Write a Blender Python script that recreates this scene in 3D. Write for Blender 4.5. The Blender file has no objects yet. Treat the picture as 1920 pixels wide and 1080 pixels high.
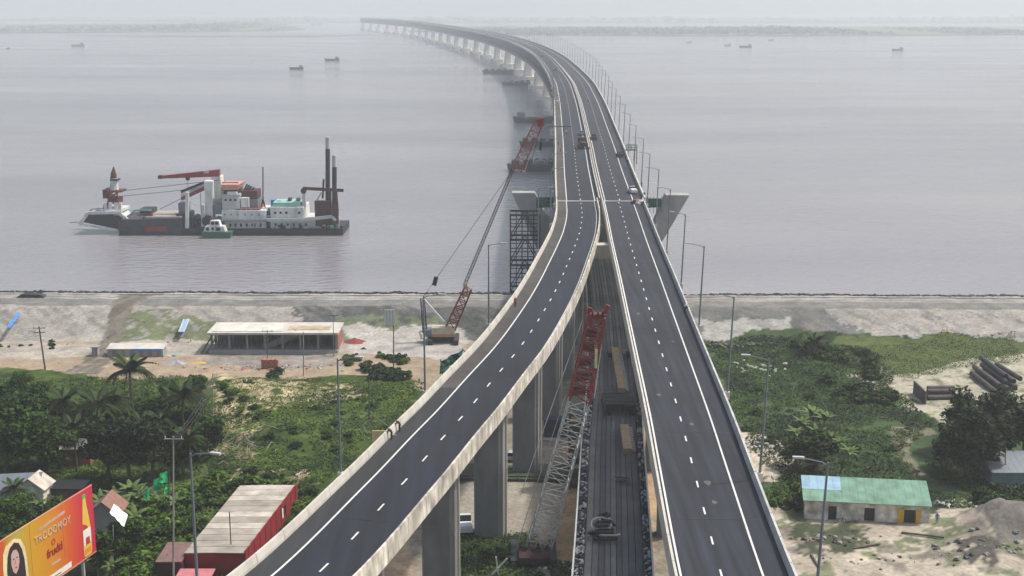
import bpy, math, random
import numpy as np
from mathutils import Vector, Matrix
random.seed(7); rng = np.random.default_rng(11)
S = bpy.context.scene; COL = S.collection
R = math.radians
# ---------------------------------------------------------------- camera, light, sky
HC = 76.0                                   # camera height above the river
F = 2500.0; TH = math.atan(532/F); CT, ST = math.cos(TH), math.sin(TH)
cam = bpy.data.objects.new('camera', bpy.data.cameras.new('camera')); COL.objects.link(cam)
cam.location = (0, 0, HC); cam.rotation_euler = (math.pi/2 - TH, 0, 0)
cam.data.sensor_width = 36; cam.data.lens = F/1920*36; cam.data.clip_start = 1; cam.data.clip_end = 30000
S.camera = cam
SUN_EL, SUN_AZ = 57, 76                     # azimuth clockwise from +Y (the view direction)
W = bpy.data.worlds.new('World'); S.world = W; W.use_nodes = True
nt = W.node_tree; bg = nt.nodes['Background']
sky = nt.nodes.new('ShaderNodeTexSky'); sky.sky_type = 'NISHITA'; sky.sun_disc = False
sky.sun_elevation = R(SUN_EL); sky.sun_rotation = R(SUN_AZ); sky.air_density = 1.3; sky.dust_density = 6; sky.ozone_density = 1.5
hs = nt.nodes.new('ShaderNodeHueSaturation'); hs.inputs['Saturation'].default_value = 1.0
nt.links.new(sky.outputs[0], hs.inputs['Color']); nt.links.new(hs.outputs[0], bg.inputs[0]); bg.inputs[1].default_value = 0.115
sl = bpy.data.lights.new('sun', 'SUN'); sl.energy = 2.7; sl.angle = R(3); sl.color = (1, .96, .89)
sun = bpy.data.objects.new('sun', sl); COL.objects.link(sun)
sd = Vector((math.sin(R(SUN_AZ))*math.cos(R(SUN_EL)), math.cos(R(SUN_AZ))*math.cos(R(SUN_EL)), math.sin(R(SUN_EL))))
sun.rotation_euler = sd.to_track_quat('Z', 'Y').to_euler(); sun.location = (200, 50, 300)
S.view_settings.view_transform = 'Standard'; S.view_settings.look = 'None'; S.view_settings.gamma = 1
S.view_settings.use_curve_mapping = False; S.view_settings.exposure = 0.36
S.render.engine = 'CYCLES'; S.cycles.use_denoising = True
S.cycles.max_bounces = 6; S.cycles.volume_bounces = 1; S.cycles.transparent_max_bounces = 8
HAZE = 0.00024

# ---------------------------------------------------------------- survey helpers
def G(px, py, z=2.7):                       # where the sight line of a photo point meets the level z
    a = (px-960)/F; b = (540-py)/F
    d = Vector((a, CT+b*ST, -ST+b*CT)); t = (z-HC)/d.z
    return Vector((d.x*t, d.y*t, z))
def PY(px, py, Y):                          # ... and the upright plane at distance Y
    a = (px-960)/F; b = (540-py)/F
    d = Vector((a, CT+b*ST, -ST+b*CT)); t = Y/d.y
    return Vector((d.x*t, Y, HC+d.z*t))
def vnoise(x, y, sc, seed=0):
    x = np.asarray(x, float)/sc; y = np.asarray(y, float)/sc
    xi = np.floor(x).astype(np.int64); yi = np.floor(y).astype(np.int64); fx = x-xi; fy = y-yi
    fx = fx*fx*(3-2*fx); fy = fy*fy*(3-2*fy)
    def h(a, b):
        n = (a*374761393 + b*668265263 + seed*144269) & 0x7fffffff
        n = ((n ^ (n >> 13))*1274126177) & 0x7fffffff
        return ((n ^ (n >> 16)) & 0xffff)/65535.0
    return (h(xi, yi)*(1-fx)+h(xi+1, yi)*fx)*(1-fy)+(h(xi, yi+1)*(1-fx)+h(xi+1, yi+1)*fx)*fy
def fbm(x, y, sc, seed=0, o=4):
    r = 0; a = .5; t = 0
    for i in range(o): r = r+a*vnoise(x, y, sc/2**i, seed+i*17); t += a; a *= .55
    return r/t
def sstep(a, b, x): 
    t = np.clip((x-a)/(b-a), 0, 1); return t*t*(3-2*t)

# ---------------------------------------------------------------- materials
MATS = {}
def mat(name, col, rough=.8, var=.15, sc=1.0, metal=0, bump=0, bsc=None, vcol=False, stretch=None, var2=0, sc2=.1, spec=None, dark=None):
    if name in MATS: return MATS[name]
    m = bpy.data.materials.new(name); m.use_nodes = True; MATS[name] = m
    t = m.node_tree; N = t.nodes.new; L = t.links.new; b = t.nodes['Principled BSDF']
    b.inputs['Roughness'].default_value = rough; b.inputs['Metallic'].default_value = metal
    if spec is not None: b.inputs['Specular IOR Level'].default_value = spec
    geo = N('ShaderNodeNewGeometry'); mp = N('ShaderNodeMapping'); L(geo.outputs['Position'], mp.inputs[0])
    if stretch: mp.inputs['Scale'].default_value = stretch
    nz = N('ShaderNodeTexNoise'); nz.inputs['Scale'].default_value = sc; nz.inputs['Detail'].default_value = 5; L(mp.outputs[0], nz.inputs['Vector'])
    mr = N('ShaderNodeMapRange'); mr.inputs[1].default_value = .3; mr.inputs[2].default_value = .7; mr.inputs[3].default_value = 1-var; mr.inputs[4].default_value = 1+var
    L(nz.outputs[0], mr.inputs[0])
    mul = N('ShaderNodeVectorMath'); mul.operation = 'SCALE'
    if vcol:
        at = N('ShaderNodeAttribute'); at.attribute_name = 'Col'; L(at.outputs['Color'], mul.inputs[0])
    else: mul.inputs[0].default_value = col
    L(mr.outputs[0], mul.inputs['Scale']); out = mul.outputs[0]
    if var2:
        n2 = N('ShaderNodeTexNoise'); n2.inputs['Scale'].default_value = sc2; n2.inputs['Detail'].default_value = 3; L(geo.outputs['Position'], n2.inputs['Vector'])
        m2 = N('ShaderNodeMapRange'); m2.inputs[1].default_value = .35; m2.inputs[2].default_value = .65; m2.inputs[3].default_value = 1-var2; m2.inputs[4].default_value = 1+var2
        L(n2.outputs[0], m2.inputs[0]); q = N('ShaderNodeVectorMath'); q.operation = 'SCALE'; L(out, q.inputs[0]); L(m2.outputs[0], q.inputs['Scale']); out = q.outputs[0]
    L(out, b.inputs['Base Color'])
    if bump:
        nb = N('ShaderNodeTexNoise'); nb.inputs['Scale'].default_value = bsc or sc*3; nb.inputs['Detail'].default_value = 4; L(mp.outputs[0], nb.inputs['Vector'])
        bp = N('ShaderNodeBump'); bp.inputs['Strength'].default_value = 1; bp.inputs['Distance'].default_value = bump
        L(nb.outputs[0], bp.inputs['Height']); L(bp.outputs[0], b.inputs['Normal'])
    return m
M_ASPH = mat('asphalt', (.014, .0175, .027), .85, .6, 1.3, var2=.22, sc2=.07, bump=.01, bsc=9, stretch=(1, .035, 1))
M_ASPHF = mat('asphalt_fresh', (.0075, .0105, .020), .85, .5, 1.1, var2=.22, sc2=.06, stretch=(1, .05, 1))
M_SHLD = mat('asphalt_dusty', (.050, .046, .043), .9, .22, .5, var2=.25, sc2=.12)
M_PARL = mat('parapet_cream', (.50, .48, .43), .8, .09, .8, var2=.09, sc2=.3, bump=.02, stretch=(1, 1, .4))
M_PARS = mat('parapet_stained', (.46, .43, .37), .85, .4, .9, var2=.3, sc2=.35, bump=.04, stretch=(1, 1, .45))
M_PARR = mat('parapet_grey', (.44, .44, .42), .8, .14, .6, var2=.12, sc2=.15, bump=.02)
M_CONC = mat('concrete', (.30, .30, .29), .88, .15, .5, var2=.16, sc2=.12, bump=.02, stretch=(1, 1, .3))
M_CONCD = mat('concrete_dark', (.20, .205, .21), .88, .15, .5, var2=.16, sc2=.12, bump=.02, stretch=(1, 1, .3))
M_CONCL = mat('concrete_light', (.48, .46, .42), .85, .12, .5, var2=.1, sc2=.12, bump=.02)
M_WHITE = mat('paint_white', (.72, .72, .70), .5, .1, .8)
M_LINE = mat('line_paint', (.62, .62, .60), .6, .15, 2)
M_GALV = mat('galvanised_steel', (.16, .19, .22), .5, .08, 1, metal=.2)
M_TRUSS = mat('truss_paint', (.010, .028, .075), .6, .1, .2)
M_PIER = mat('pier_concrete', (.70, .67, .60), .85, .1, .1)
M_RED = mat('red_paint', (.22, .018, .018), .5, .25, 1.5)
M_REDD = mat('maroon_paint', (.075, .014, .018), .6, .25, 1)
M_BLACK = mat('black_paint', (.012, .013, .016), .6, .2, 1)
M_DGREY = mat('dark_grey_steel', (.024, .026, .031), .6, .25, 1)
M_LGREY = mat('light_grey_steel', (.42, .44, .45), .6, .15, 1)
M_HULL = mat('hull_black', (.016, .018, .024), .6, .35, .5)
M_SHIPW = mat('ship_white', (.60, .61, .59), .6, .22, .5, var2=.14, sc2=.2, stretch=(1, 1, .35))
M_SHIPG = mat('ship_green', (.25, .48, .42), .7, .2, 1)
M_ORNG = mat('ship_orange', (.55, .26, .20), .6, .1, 1)
M_GLASS = mat('window_dark', (.015, .022, .03), .15, .1, 1)
M_TIMB = mat('timber', (.36, .27, .17), .85, .22, 1.5)
M_RUST = mat('rust_pipe', (.06, .045, .045), .7, .35, .7)
M_RED2 = mat('corrugated_red', (.24, .015, .025), .6, .14, .7)
M_ROOFG = mat('roof_sheet_grey', (.31, .28, .235), .7, .2, .5, var2=.15, sc2=.3)
M_ROOFL = mat('roof_sheet_light', (.44, .40, .34), .7, .25, .6, var2=.15, sc2=.4)
M_GRNROOF = mat('roof_green', (.125, .245, .18), .65, .2, .7, var2=.15, sc2=.35)
M_BLUROOF = mat('roof_blue', (.24, .39, .50), .6, .18, .7)
M_PLAST = mat('plaster_wall', (.56, .53, .46), .85, .4, .9, var2=.2, sc2=.5)
M_YEL = mat('yellow_paint', (.62, .36, .03), .6, .1, 1)
M_NET = mat('green_net', (.012, .085, .062), .8, .25, 1)
M_GCLOTH = mat('green_cloth', (.02, .42, .16), .8, .2, 1)
M_BLUE = mat('blue_tarp', (.06, .22, .55), .6, .25, .8)
M_WCLOTH = mat('white_sheet', (.82, .82, .82), .8, .06, 1)
M_TILE = mat('clay_tile', (.22, .12, .09), .85, .2, 2)
M_BRICK = mat('brick', (.30, .10, .07), .85, .25, 2)
M_WOOD = mat('weathered_wood', (.11, .095, .08), .9, .3, 1)
M_SKIN = mat('skin', (.20, .11, .07), .7, .05, 1)
M_BARK = mat('bark', (.12, .095, .07), .9, .3, 3)
M_LEAF = mat('foliage', (1, 1, 1), .75, .22, .8, vcol=True, var2=.25, sc2=.09, spec=.25)
M_GRND = mat('ground_soil', (1, 1, 1), .95, .20, 1.6, vcol=True, bump=.15, bsc=1.2, var2=.14, sc2=.25, spec=.2)
M_SANDP = mat('sand_pile', (.36, .29, .19), .95, .2, 1)
M_REDP = mat('red_soil', (.20, .05, .045), .95, .25, 1)

# ---------------------------------------------------------------- mesh helpers
ORG = {}
class MB:
    def __init__(s): s.v = []; s.f = []; s.m = []; s.c = []
    def add(s, vs, fs, mi=0):
        o = len(s.v); s.v += [tuple(v) for v in vs]; s.f += [tuple(i+o for i in f) for f in fs]; s.m += [mi]*len(fs); return s
    def box(s, a, b, mi=0, rot=0, piv=None):
        x0, y0, z0 = a; x1, y1, z1 = b
        vs = [(x0, y0, z0), (x1, y0, z0), (x1, y1, z0), (x0, y1, z0), (x0, y0, z1), (x1, y0, z1), (x1, y1, z1), (x0, y1, z1)]
        if rot:
            px, py = piv or ((x0+x1)/2, (y0+y1)/2); c, sn = math.cos(rot), math.sin(rot)
            vs = [(px+(x-px)*c-(y-py)*sn, py+(x-px)*sn+(y-py)*c, z) for x, y, z in vs]
        return s.add(vs, [(0, 3, 2, 1), (4, 5, 6, 7), (0, 1, 5, 4), (1, 2, 6, 5), (2, 3, 7, 6), (3, 0, 4, 7)], mi)
    def hexa(s, p8, mi=0):
        return s.add(p8, [(0, 3, 2, 1), (4, 5, 6, 7), (0, 1, 5, 4), (1, 2, 6, 5), (2, 3, 7, 6), (3, 0, 4, 7)], mi)
    def bar(s, p, q, w, h=None, mi=0, n=4):          # a bar between two points
        p = Vector(p); q = Vector(q); d = (q-p); 
        if d.length < 1e-6: return s
        d.normalize(); up = Vector((0, 0, 1)) if abs(d.z) < .95 else Vector((0, 1, 0))
        x = d.cross(up).normalized(); y = x.cross(d); h = h or w
        r0 = [];
        for k in range(n):
            a = 2*math.pi*(k+.5)/n; cx, cy = math.cos(a), math.sin(a)
            if n == 4: cx, cy = cx*1.414, cy*1.414
            r0.append(x*cx*w/2+y*cy*h/2)
        vs = [p+r for r in r0]+[q+r for r in r0]
        fs = [(k, (k+1) % n, n+(k+1) % n, n+k) for k in range(n)]+[tuple(range(n-1, -1, -1)), tuple(range(n, 2*n))]
        return s.add(vs, fs, mi)
    def tube(s, pts, rad, n=8, mi=0):
        pts = [Vector(p) for p in pts]; rad = rad if hasattr(rad, '__len__') else [rad]*len(pts); vs = []; fs = []
        for i, p in enumerate(pts):
            d = (pts[min(i+1, len(pts)-1)]-pts[max(i-1, 0)]).normalized()
            up = Vector((0, 0, 1)) if abs(d.z) < .9 else Vector((0, 1, 0)); x = d.cross(up).normalized(); y = x.cross(d)
            for k in range(n): a = 2*math.pi*k/n; vs.append(p+(x*math.cos(a)+y*math.sin(a))*rad[i])
        for i in range(len(pts)-1):
            for k in range(n): fs.append((i*n+k, i*n+(k+1) % n, (i+1)*n+(k+1) % n, (i+1)*n+k))
        fs += [tuple(range(n-1, -1, -1)), tuple(range((len(pts)-1)*n, len(pts)*n))]
        return s.add(vs, fs, mi)
    def prism(s, poly, a, b, axis='y', mi=0):       # polygon in xz (axis y) or xy (axis z), extruded a..b
        n = len(poly)
        if axis == 'y': vs = [(x, a, z) for x, z in poly]+[(x, b, z) for x, z in poly]
        elif axis == 'x': vs = [(a, y, z) for y, z in poly]+[(b, y, z) for y, z in poly]
        else: vs = [(x, y, a) for x, y in poly]+[(x, y, b) for x, y in poly]
        return s.add(vs, [tuple(range(n)), tuple(range(2*n-1, n-1, -1))]+[(i, i+n, (i+1) % n+n, (i+1) % n) for i in range(n)], mi)
    def lattice(s, p, q, w0, w1, n, r, r2=None, h0=None, h1=None, mi=0, wdir=None):
        p = Vector(p); q = Vector(q); d = (q-p).normalized(); r2 = r2 or r*.6; h0 = h0 or w0; h1 = h1 or w1
        x = Vector(wdir) if wdir else d.cross(Vector((0, 1, 0)))
        x = (x-d*x.dot(d)).normalized(); y = d.cross(x)
        def ring(t):
            w = (w0+(w1-w0)*t)/2; h = (h0+(h1-h0)*t)/2; c = p.lerp(q, t)
            return [c+x*w+y*h, c-x*w+y*h, c-x*w-y*h, c+x*w-y*h]
        rs = [ring(i/n) for i in range(n+1)]
        for k in range(4): s.bar(rs[0][k], rs[n][k], r, mi=mi)
        for i in range(n):
            for k in range(4):
                a, b = k, (k+1) % 4
                s.bar(rs[i][a] if i % 2 else rs[i][b], rs[i+1][b] if i % 2 else rs[i+1][a], r2, mi=mi)
                if i: s.bar(rs[i][a], rs[i][b], r2, mi=mi)
        return s
    def ball(s, c, r, mi=0, seg=8, rings=5, jit=0, sq=(1, 1, 1)):
        vs = []; fs = []; c = Vector(c)
        for i in range(rings+1):
            ph = math.pi*i/rings
            for k in range(seg):
                a = 2*math.pi*k/seg; j = 1+random.uniform(-jit, jit)
                vs.append(c+Vector((math.sin(ph)*math.cos(a)*sq[0], math.sin(ph)*math.sin(a)*sq[1], math.cos(ph)*sq[2]))*r*j)
        for i in range(rings):
            for k in range(seg): fs.append((i*seg+k, (i+1)*seg+k, (i+1)*seg+(k+1) % seg, i*seg+(k+1) % seg))
        return s.add(vs, fs, mi)
    def build(s, name, mats, parent=None, org=None, smooth=False):
        if not isinstance(mats, (list, tuple)): mats = [mats]
        o0 = ORG.get(parent.name, Vector((0, 0, 0))) if parent else Vector(org) if org is not None else None
        if o0 is None:
            a = np.array(s.v); o0 = Vector(((a[:, 0].min()+a[:, 0].max())/2, (a[:, 1].min()+a[:, 1].max())/2, a[:, 2].min()))
        me = bpy.data.meshes.new(name)
        va = np.array(s.v, float)-np.array(o0)
        me.from_pydata(va.tolist(), [], s.f)
        for m in mats: me.materials.append(m)
        if len(mats) > 1: me.polygons.foreach_set('material_index', s.m)
        if smooth: me.polygons.foreach_set('use_smooth', [True]*len(me.polygons))
        me.update()
        o = bpy.data.objects.new(name, me); COL.objects.link(o)
        if parent: o.parent = parent
        else: o.location = o0
        ORG[o.name] = Vector(o0)
        return o
def tag(o, label=None, cat=None, group=None, kind=None):
    if label: o['label'] = label
    if cat: o['category'] = cat
    if group: o['group'] = group
    if kind: o['kind'] = kind
    return o
def thing(name, loc, label, cat, group=None, rz=0):
    o = bpy.data.objects.new(name, None); COL.objects.link(o); o.location = loc; o.rotation_euler = (0, 0, rz)
    o.empty_display_size = .5
    ORG[o.name] = Vector(loc) if rz == 0 else Vector((0, 0, 0))
    return tag(o, label, cat, group)
def proto(name, label, cat, group=None): return thing(name, (0, 0, 0), label, cat, group)
def copy_tree(o, loc, rz=0, sc=1, label=None, group=None, tilt=0):
    c = o.copy(); COL.objects.link(c); c.location = loc; c.rotation_euler = (0, tilt, rz); c.scale = (sc, sc, sc) if not hasattr(sc, '__len__') else sc
    if label: c['label'] = label
    if group: c['group'] = group
    for ch in list(o.children):
        d = ch.copy(); COL.objects.link(d); d.parent = c
        for g in list(ch.children): e = g.copy(); COL.objects.link(e); e.parent = d
    return c
class Placer:                                        # first use moves the original, later uses copy it
    def __init__(s, o): s.o = o; s.used = False
    def put(s, loc, rz=0, sc=1, label=None, group=None, tilt=0):
        if not s.used:
            s.used = True; o = s.o
            s.src = o
            o.location = loc; o.rotation_euler = (0, tilt, rz); o.scale = (sc, sc, sc) if not hasattr(sc, '__len__') else sc
            if label: o['label'] = label
            if group: o['group'] = group
            return o
        return copy_tree(s.src, loc, rz, sc, label, group, tilt)
def big_mesh(name, V, Fq, mats, col=None, parent=None, org=(0, 0, 0), k=4):
    me = bpy.data.meshes.new(name); V = np.asarray(V, np.float32); Fq = np.asarray(Fq, np.int32)
    me.vertices.add(len(V)); me.vertices.foreach_set('co', V.ravel())
    me.loops.add(Fq.size); me.loops.foreach_set('vertex_index', Fq.ravel())
    me.polygons.add(len(Fq)); me.polygons.foreach_set('loop_start', np.arange(0, Fq.size, k, dtype=np.int32))
    me.update(calc_edges=True)
    for m in (mats if isinstance(mats, (list, tuple)) else [mats]): me.materials.append(m)
    if col is not None:
        a = me.color_attributes.new('Col', 'FLOAT_COLOR', 'POINT'); c4 = np.ones((len(V), 4), np.float32); c4[:, :3] = col
        a.data.foreach_set('color', c4.ravel())
    me.validate(); o = bpy.data.objects.new(name, me); COL.objects.link(o)
    if parent: o.parent = parent
    else: o.location = org
    ORG[o.name] = Vector(org)
    return o
def leaves(C, size, tint, flat=.3, drop=0):
    """leaf quads at points C (n,3); returns verts, faces, colours"""
    n = len(C); nr = rng.normal(size=(n, 3)); nr[:, 2] = np.abs(nr[:, 2])+flat; nr /= np.linalg.norm(nr, axis=1)[:, None]
    t = rng.normal(size=(n, 3)); t -= nr*(t*nr).sum(1)[:, None]; t /= np.linalg.norm(t, axis=1)[:, None]; b = np.cross(nr, t)
    sz = (np.asarray(size)*rng.uniform(.6, 1.35, n))[:, None]
    V = np.stack([C+t*sz*.9, C+b*sz*.42+nr*sz*.12, C-t*sz*.9, C-b*sz*.42+nr*sz*.12], 1).reshape(-1, 3)
    Fq = np.arange(n*4).reshape(n, 4)
    return V, Fq, np.repeat(tint, 4, 0)

# ---------------------------------------------------------------- sweep along a path
def resample(pts, step):
    P = np.array(pts, float); d = np.r_[0, np.cumsum(np.linalg.norm(np.diff(P, axis=0), axis=1))]
    n = max(2, int(d[-1]/step)); s = np.linspace(0, d[-1], n+1)
    # Catmull-Rom like smoothing through cubic interpolation
    out = []
    m = np.zeros_like(P); m[1:-1] = (P[2:]-P[:-2])/(d[2:]-d[:-2])[:, None]; m[0] = (P[1]-P[0])/(d[1]-d[0]); m[-1] = (P[-1]-P[-2])/(d[-1]-d[-2])
    for q in s:
        i = min(max(np.searchsorted(d, q)-1, 0), len(P)-2); h = d[i+1]-d[i]; t = (q-d[i])/h
        out.append((2*t**3-3*t**2+1)*P[i]+(t**3-2*t**2+t)*h*m[i]+(-2*t**3+3*t**2)*P[i+1]+(t**3-t**2)*h*m[i+1])
    return np.array(out)
class Path:
    def __init__(s, pts, step=4):
        s.p = resample(pts, step); g = np.gradient(s.p, axis=0); g /= np.linalg.norm(g, axis=1)[:, None]
        s.t = g; s.n = np.stack([g[:, 1], -g[:, 0]], 1)        # to the right of travel (+Y travel -> +X)
        s.d = np.r_[0, np.cumsum(np.linalg.norm(np.diff(s.p, axis=0), axis=1))]; s.zf = None
    def at(s, d, off=0, z=0):
        x = np.interp(d, s.d, s.p[:, 0]); y = np.interp(d, s.d, s.p[:, 1]); nx = np.interp(d, s.d, s.n[:, 0]); ny = np.interp(d, s.d, s.n[:, 1])
        return Vector((x+nx*off, y+ny*off, z+(np.interp(d, s.d, s.zf) if s.zf is not None else 0)))
    def ang(s, d): nx = np.interp(d, s.d, s.n[:, 0]); ny = np.interp(d, s.d, s.n[:, 1]); return math.atan2(ny, nx)
    def dist_at_y(s, y): return float(np.interp(y, s.p[:, 1], s.d))
    def sweep(s, mb, prof, d0=None, d1=None, mi=0, step=None):
        d0 = 0 if d0 is None else d0; d1 = s.d[-1] if d1 is None else d1
        ds = [d0]+[d for d in s.d if d0+.01 < d < d1-.01]+[d1]; k = len(prof); vs = []; fs = []
        for d in ds:
            for o, z in prof: vs.append(s.at(d, o, z))
        for i in range(len(ds)-1):
            for j in range(k): fs.append((i*k+j, i*k+(j+1) % k, (i+1)*k+(j+1) % k, (i+1)*k+j))
        fs += [tuple(range(k-1, -1, -1)), tuple(range((len(ds)-1)*k, len(ds)*k))]
        mb.add(vs, fs, mi); return mb
ZD = 26.0
def rect(a, b, z0, z1): return [(a, z1), (b, z1), (b, z0), (a, z0)]
# right carriageway viaduct, left carriageway viaduct, main bridge: centre lines surveyed on the ground
YJ = 343.0
pR = Path([(18.2, 40), (18.9, 75), (19.7, 110), (20.8, 136), (21.8, 158), (22.8, 185), (23.9, 215), (24.9, 242), (26.4, 285), (27.6, 315), (28.6, YJ)], 3)
pL = Path([(-48, 40), (-33, 75), (-19.75, 107.8), (-13.0, 133.5), (-9.1, 150.5), (-6.7, 160.6), (-3.8, 174.2), (.45, 194), (5.0, 221), (7.7, 240), (9.8, 257), (12.3, 278), (14.3, 297), (16.0, 321), (16.75, YJ)], 3)
ZK = ([300, 343, 430, 506, 600, 720, 1000, 9000], [0, 0, 2, 3.6, 6, 8, 8.8, 8.8])   # the deck climbs towards mid-river
pB = Path([(23.0, YJ), (24.6, 402), (26.2, 450), (27.7, 502), (30.3, 598), (31.6, 660), (32.8, 740), (32.7, 875), (30.8, 1045), (26.8, 1200), (19.5, 1350), (6, 1560), (-12, 1765), (-44, 2050), (-83, 2320), (-135, 2680), (-254, 3383), (-416, 4035), (-460, 4200)], 14)
pB.zf = np.interp(pB.p[:, 1], *ZK)
pT = Path([(6, 75), (8.8, 107), (12.0, 147), (14.9, 187), (17.4, 218), (20.6, 275), (23.0, 338)], 5)

# ================================================================ SETTING
def water():
    m = bpy.data.materials.new('river_water'); m.use_nodes = True; t = m.node_tree; N = t.nodes.new; L = t.links.new; b = t.nodes['Principled BSDF']
    geo = N('ShaderNodeNewGeometry')
    def noise(sx, sy, det=4):
        mp = N('ShaderNodeMapping'); mp.inputs['Scale'].default_value = (sx, sy, 1); L(geo.outputs['Position'], mp.inputs[0])
        n = N('ShaderNodeTexNoise'); n.inputs['Scale'].default_value = 1; n.inputs['Detail'].default_value = det; L(mp.outputs[0], n.inputs['Vector']); return n.outputs[0]
    big = noise(.0014, .0055, 3); cr = N('ShaderNodeValToRGB'); L(big, cr.inputs[0])
    cr.color_ramp.elements[0].position = .35; cr.color_ramp.elements[0].color = (.208, .203, .226, 1)
    cr.color_ramp.elements[1].position = .65; cr.color_ramp.elements[1].color = (.29, .278, .286, 1)
    L(cr.outputs[0], b.inputs['Base Color'])
    mr = N('ShaderNodeMapRange'); L(noise(.004, .012), mr.inputs[0]); mr.inputs[1].default_value = .35; mr.inputs[2].default_value = .65; mr.inputs[3].default_value = .06; mr.inputs[4].default_value = .17
    L(mr.outputs[0], b.inputs['Roughness']); b.inputs['IOR'].default_value = 1.33
    b1 = N('ShaderNodeBump'); b1.inputs['Distance'].default_value = .5; b1.inputs['Strength'].default_value = .8; L(noise(.25, .42, 5), b1.inputs['Height'])
    b2 = N('ShaderNodeBump'); b2.inputs['Distance'].default_value = .5; b2.inputs['Strength'].default_value = .6; L(noise(.03, .09, 3), b2.inputs['Height']); L(b1.outputs[0], b2.inputs['Normal'])
    L(b2.outputs[0], b.inputs['Normal'])
    mb = MB(); mb.add([(-7000, -600, 0), (7000, -600, 0), (7000, 9500, 0), (-7000, 9500, 0)], [(0, 1, 2, 3)])
    tag(mb.build('river_water', m, org=(0, 0, 0)), 'wide calm muddy grey river with faint ripples', kind='structure')
water()
def inpoly(x, y, poly):
    r = np.zeros(x.shape, bool); n = len(poly)
    for i in range(n):
        x0, y0 = poly[i][:2]; x1, y1 = poly[(i+1) % n][:2]
        if y0 == y1: continue
        c = ((y0 > y) != (y1 > y)) & (x < (x1-x0)*(y-y0)/(y1-y0)+x0); r ^= c
    return r
def gp(pts, z=2.7): return [tuple(G(a, b, z)[:2]) for a, b in pts]
MOUNDS = [(*G(1905, 1000)[:2], 4, 2.0), (*G(1860, 985)[:2], 3, 1.2), (*G(470, 735)[:2], 7, 1.8), (*G(440, 760)[:2], 6, 1.4), (*G(1570, 880)[:2], 5, .6), (*G(1880, 1000)[:2], 7, 2.2), (*G(1830, 1050)[:2], 5, 1.3), (*G(1420, 850)[:2], 4, 1.0),
          (*G(500, 830)[:2], 8, 1.5), (*G(600, 800)[:2], 9, 1.2), (*G(560, 900)[:2], 6, 1.2), (*G(1560, 700)[:2], 7, 1.2)]
def ground_z(x, y):
    x = np.asarray(x, float); y = np.asarray(y, float); yy = y+.02*x
    z = 2.7+.55*(fbm(x, y, 9, 3)-.5)+.2*(fbm(x, y, 2, 5)-.5)
    d = np.interp(yy, [288, 301, 303, 304.5, 316, 318, 331, 345, 380], [0, 4.2, 4.4, 4.4, 4.4, 4.3, -3, -5, -6])
    rough = .35*(fbm(x*1.6, y, 3.5, 8)-.5)*((yy > 286) & (yy < 330)*(np.abs(yy-309) > 6))
    for mx, my, r, h in MOUNDS: z = z+h*np.exp(-((x-mx)**2+(y-my)**2)/(r*r))*(.6+.8*fbm(x, y, 3, 21))
    return z+d+rough
SAND = (.285, .27, .245); TAN = (.30, .24, .17); GREYD = (.085, .09, .085); GRASS = (.045, .075, .012); DGRASS = (.014, .026, .010); DRY = (.30, .25, .14); PALE = (.44, .39, .31); CONCRT = (.30, .27, .22); OLIVE = (.075, .10, .03)
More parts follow.
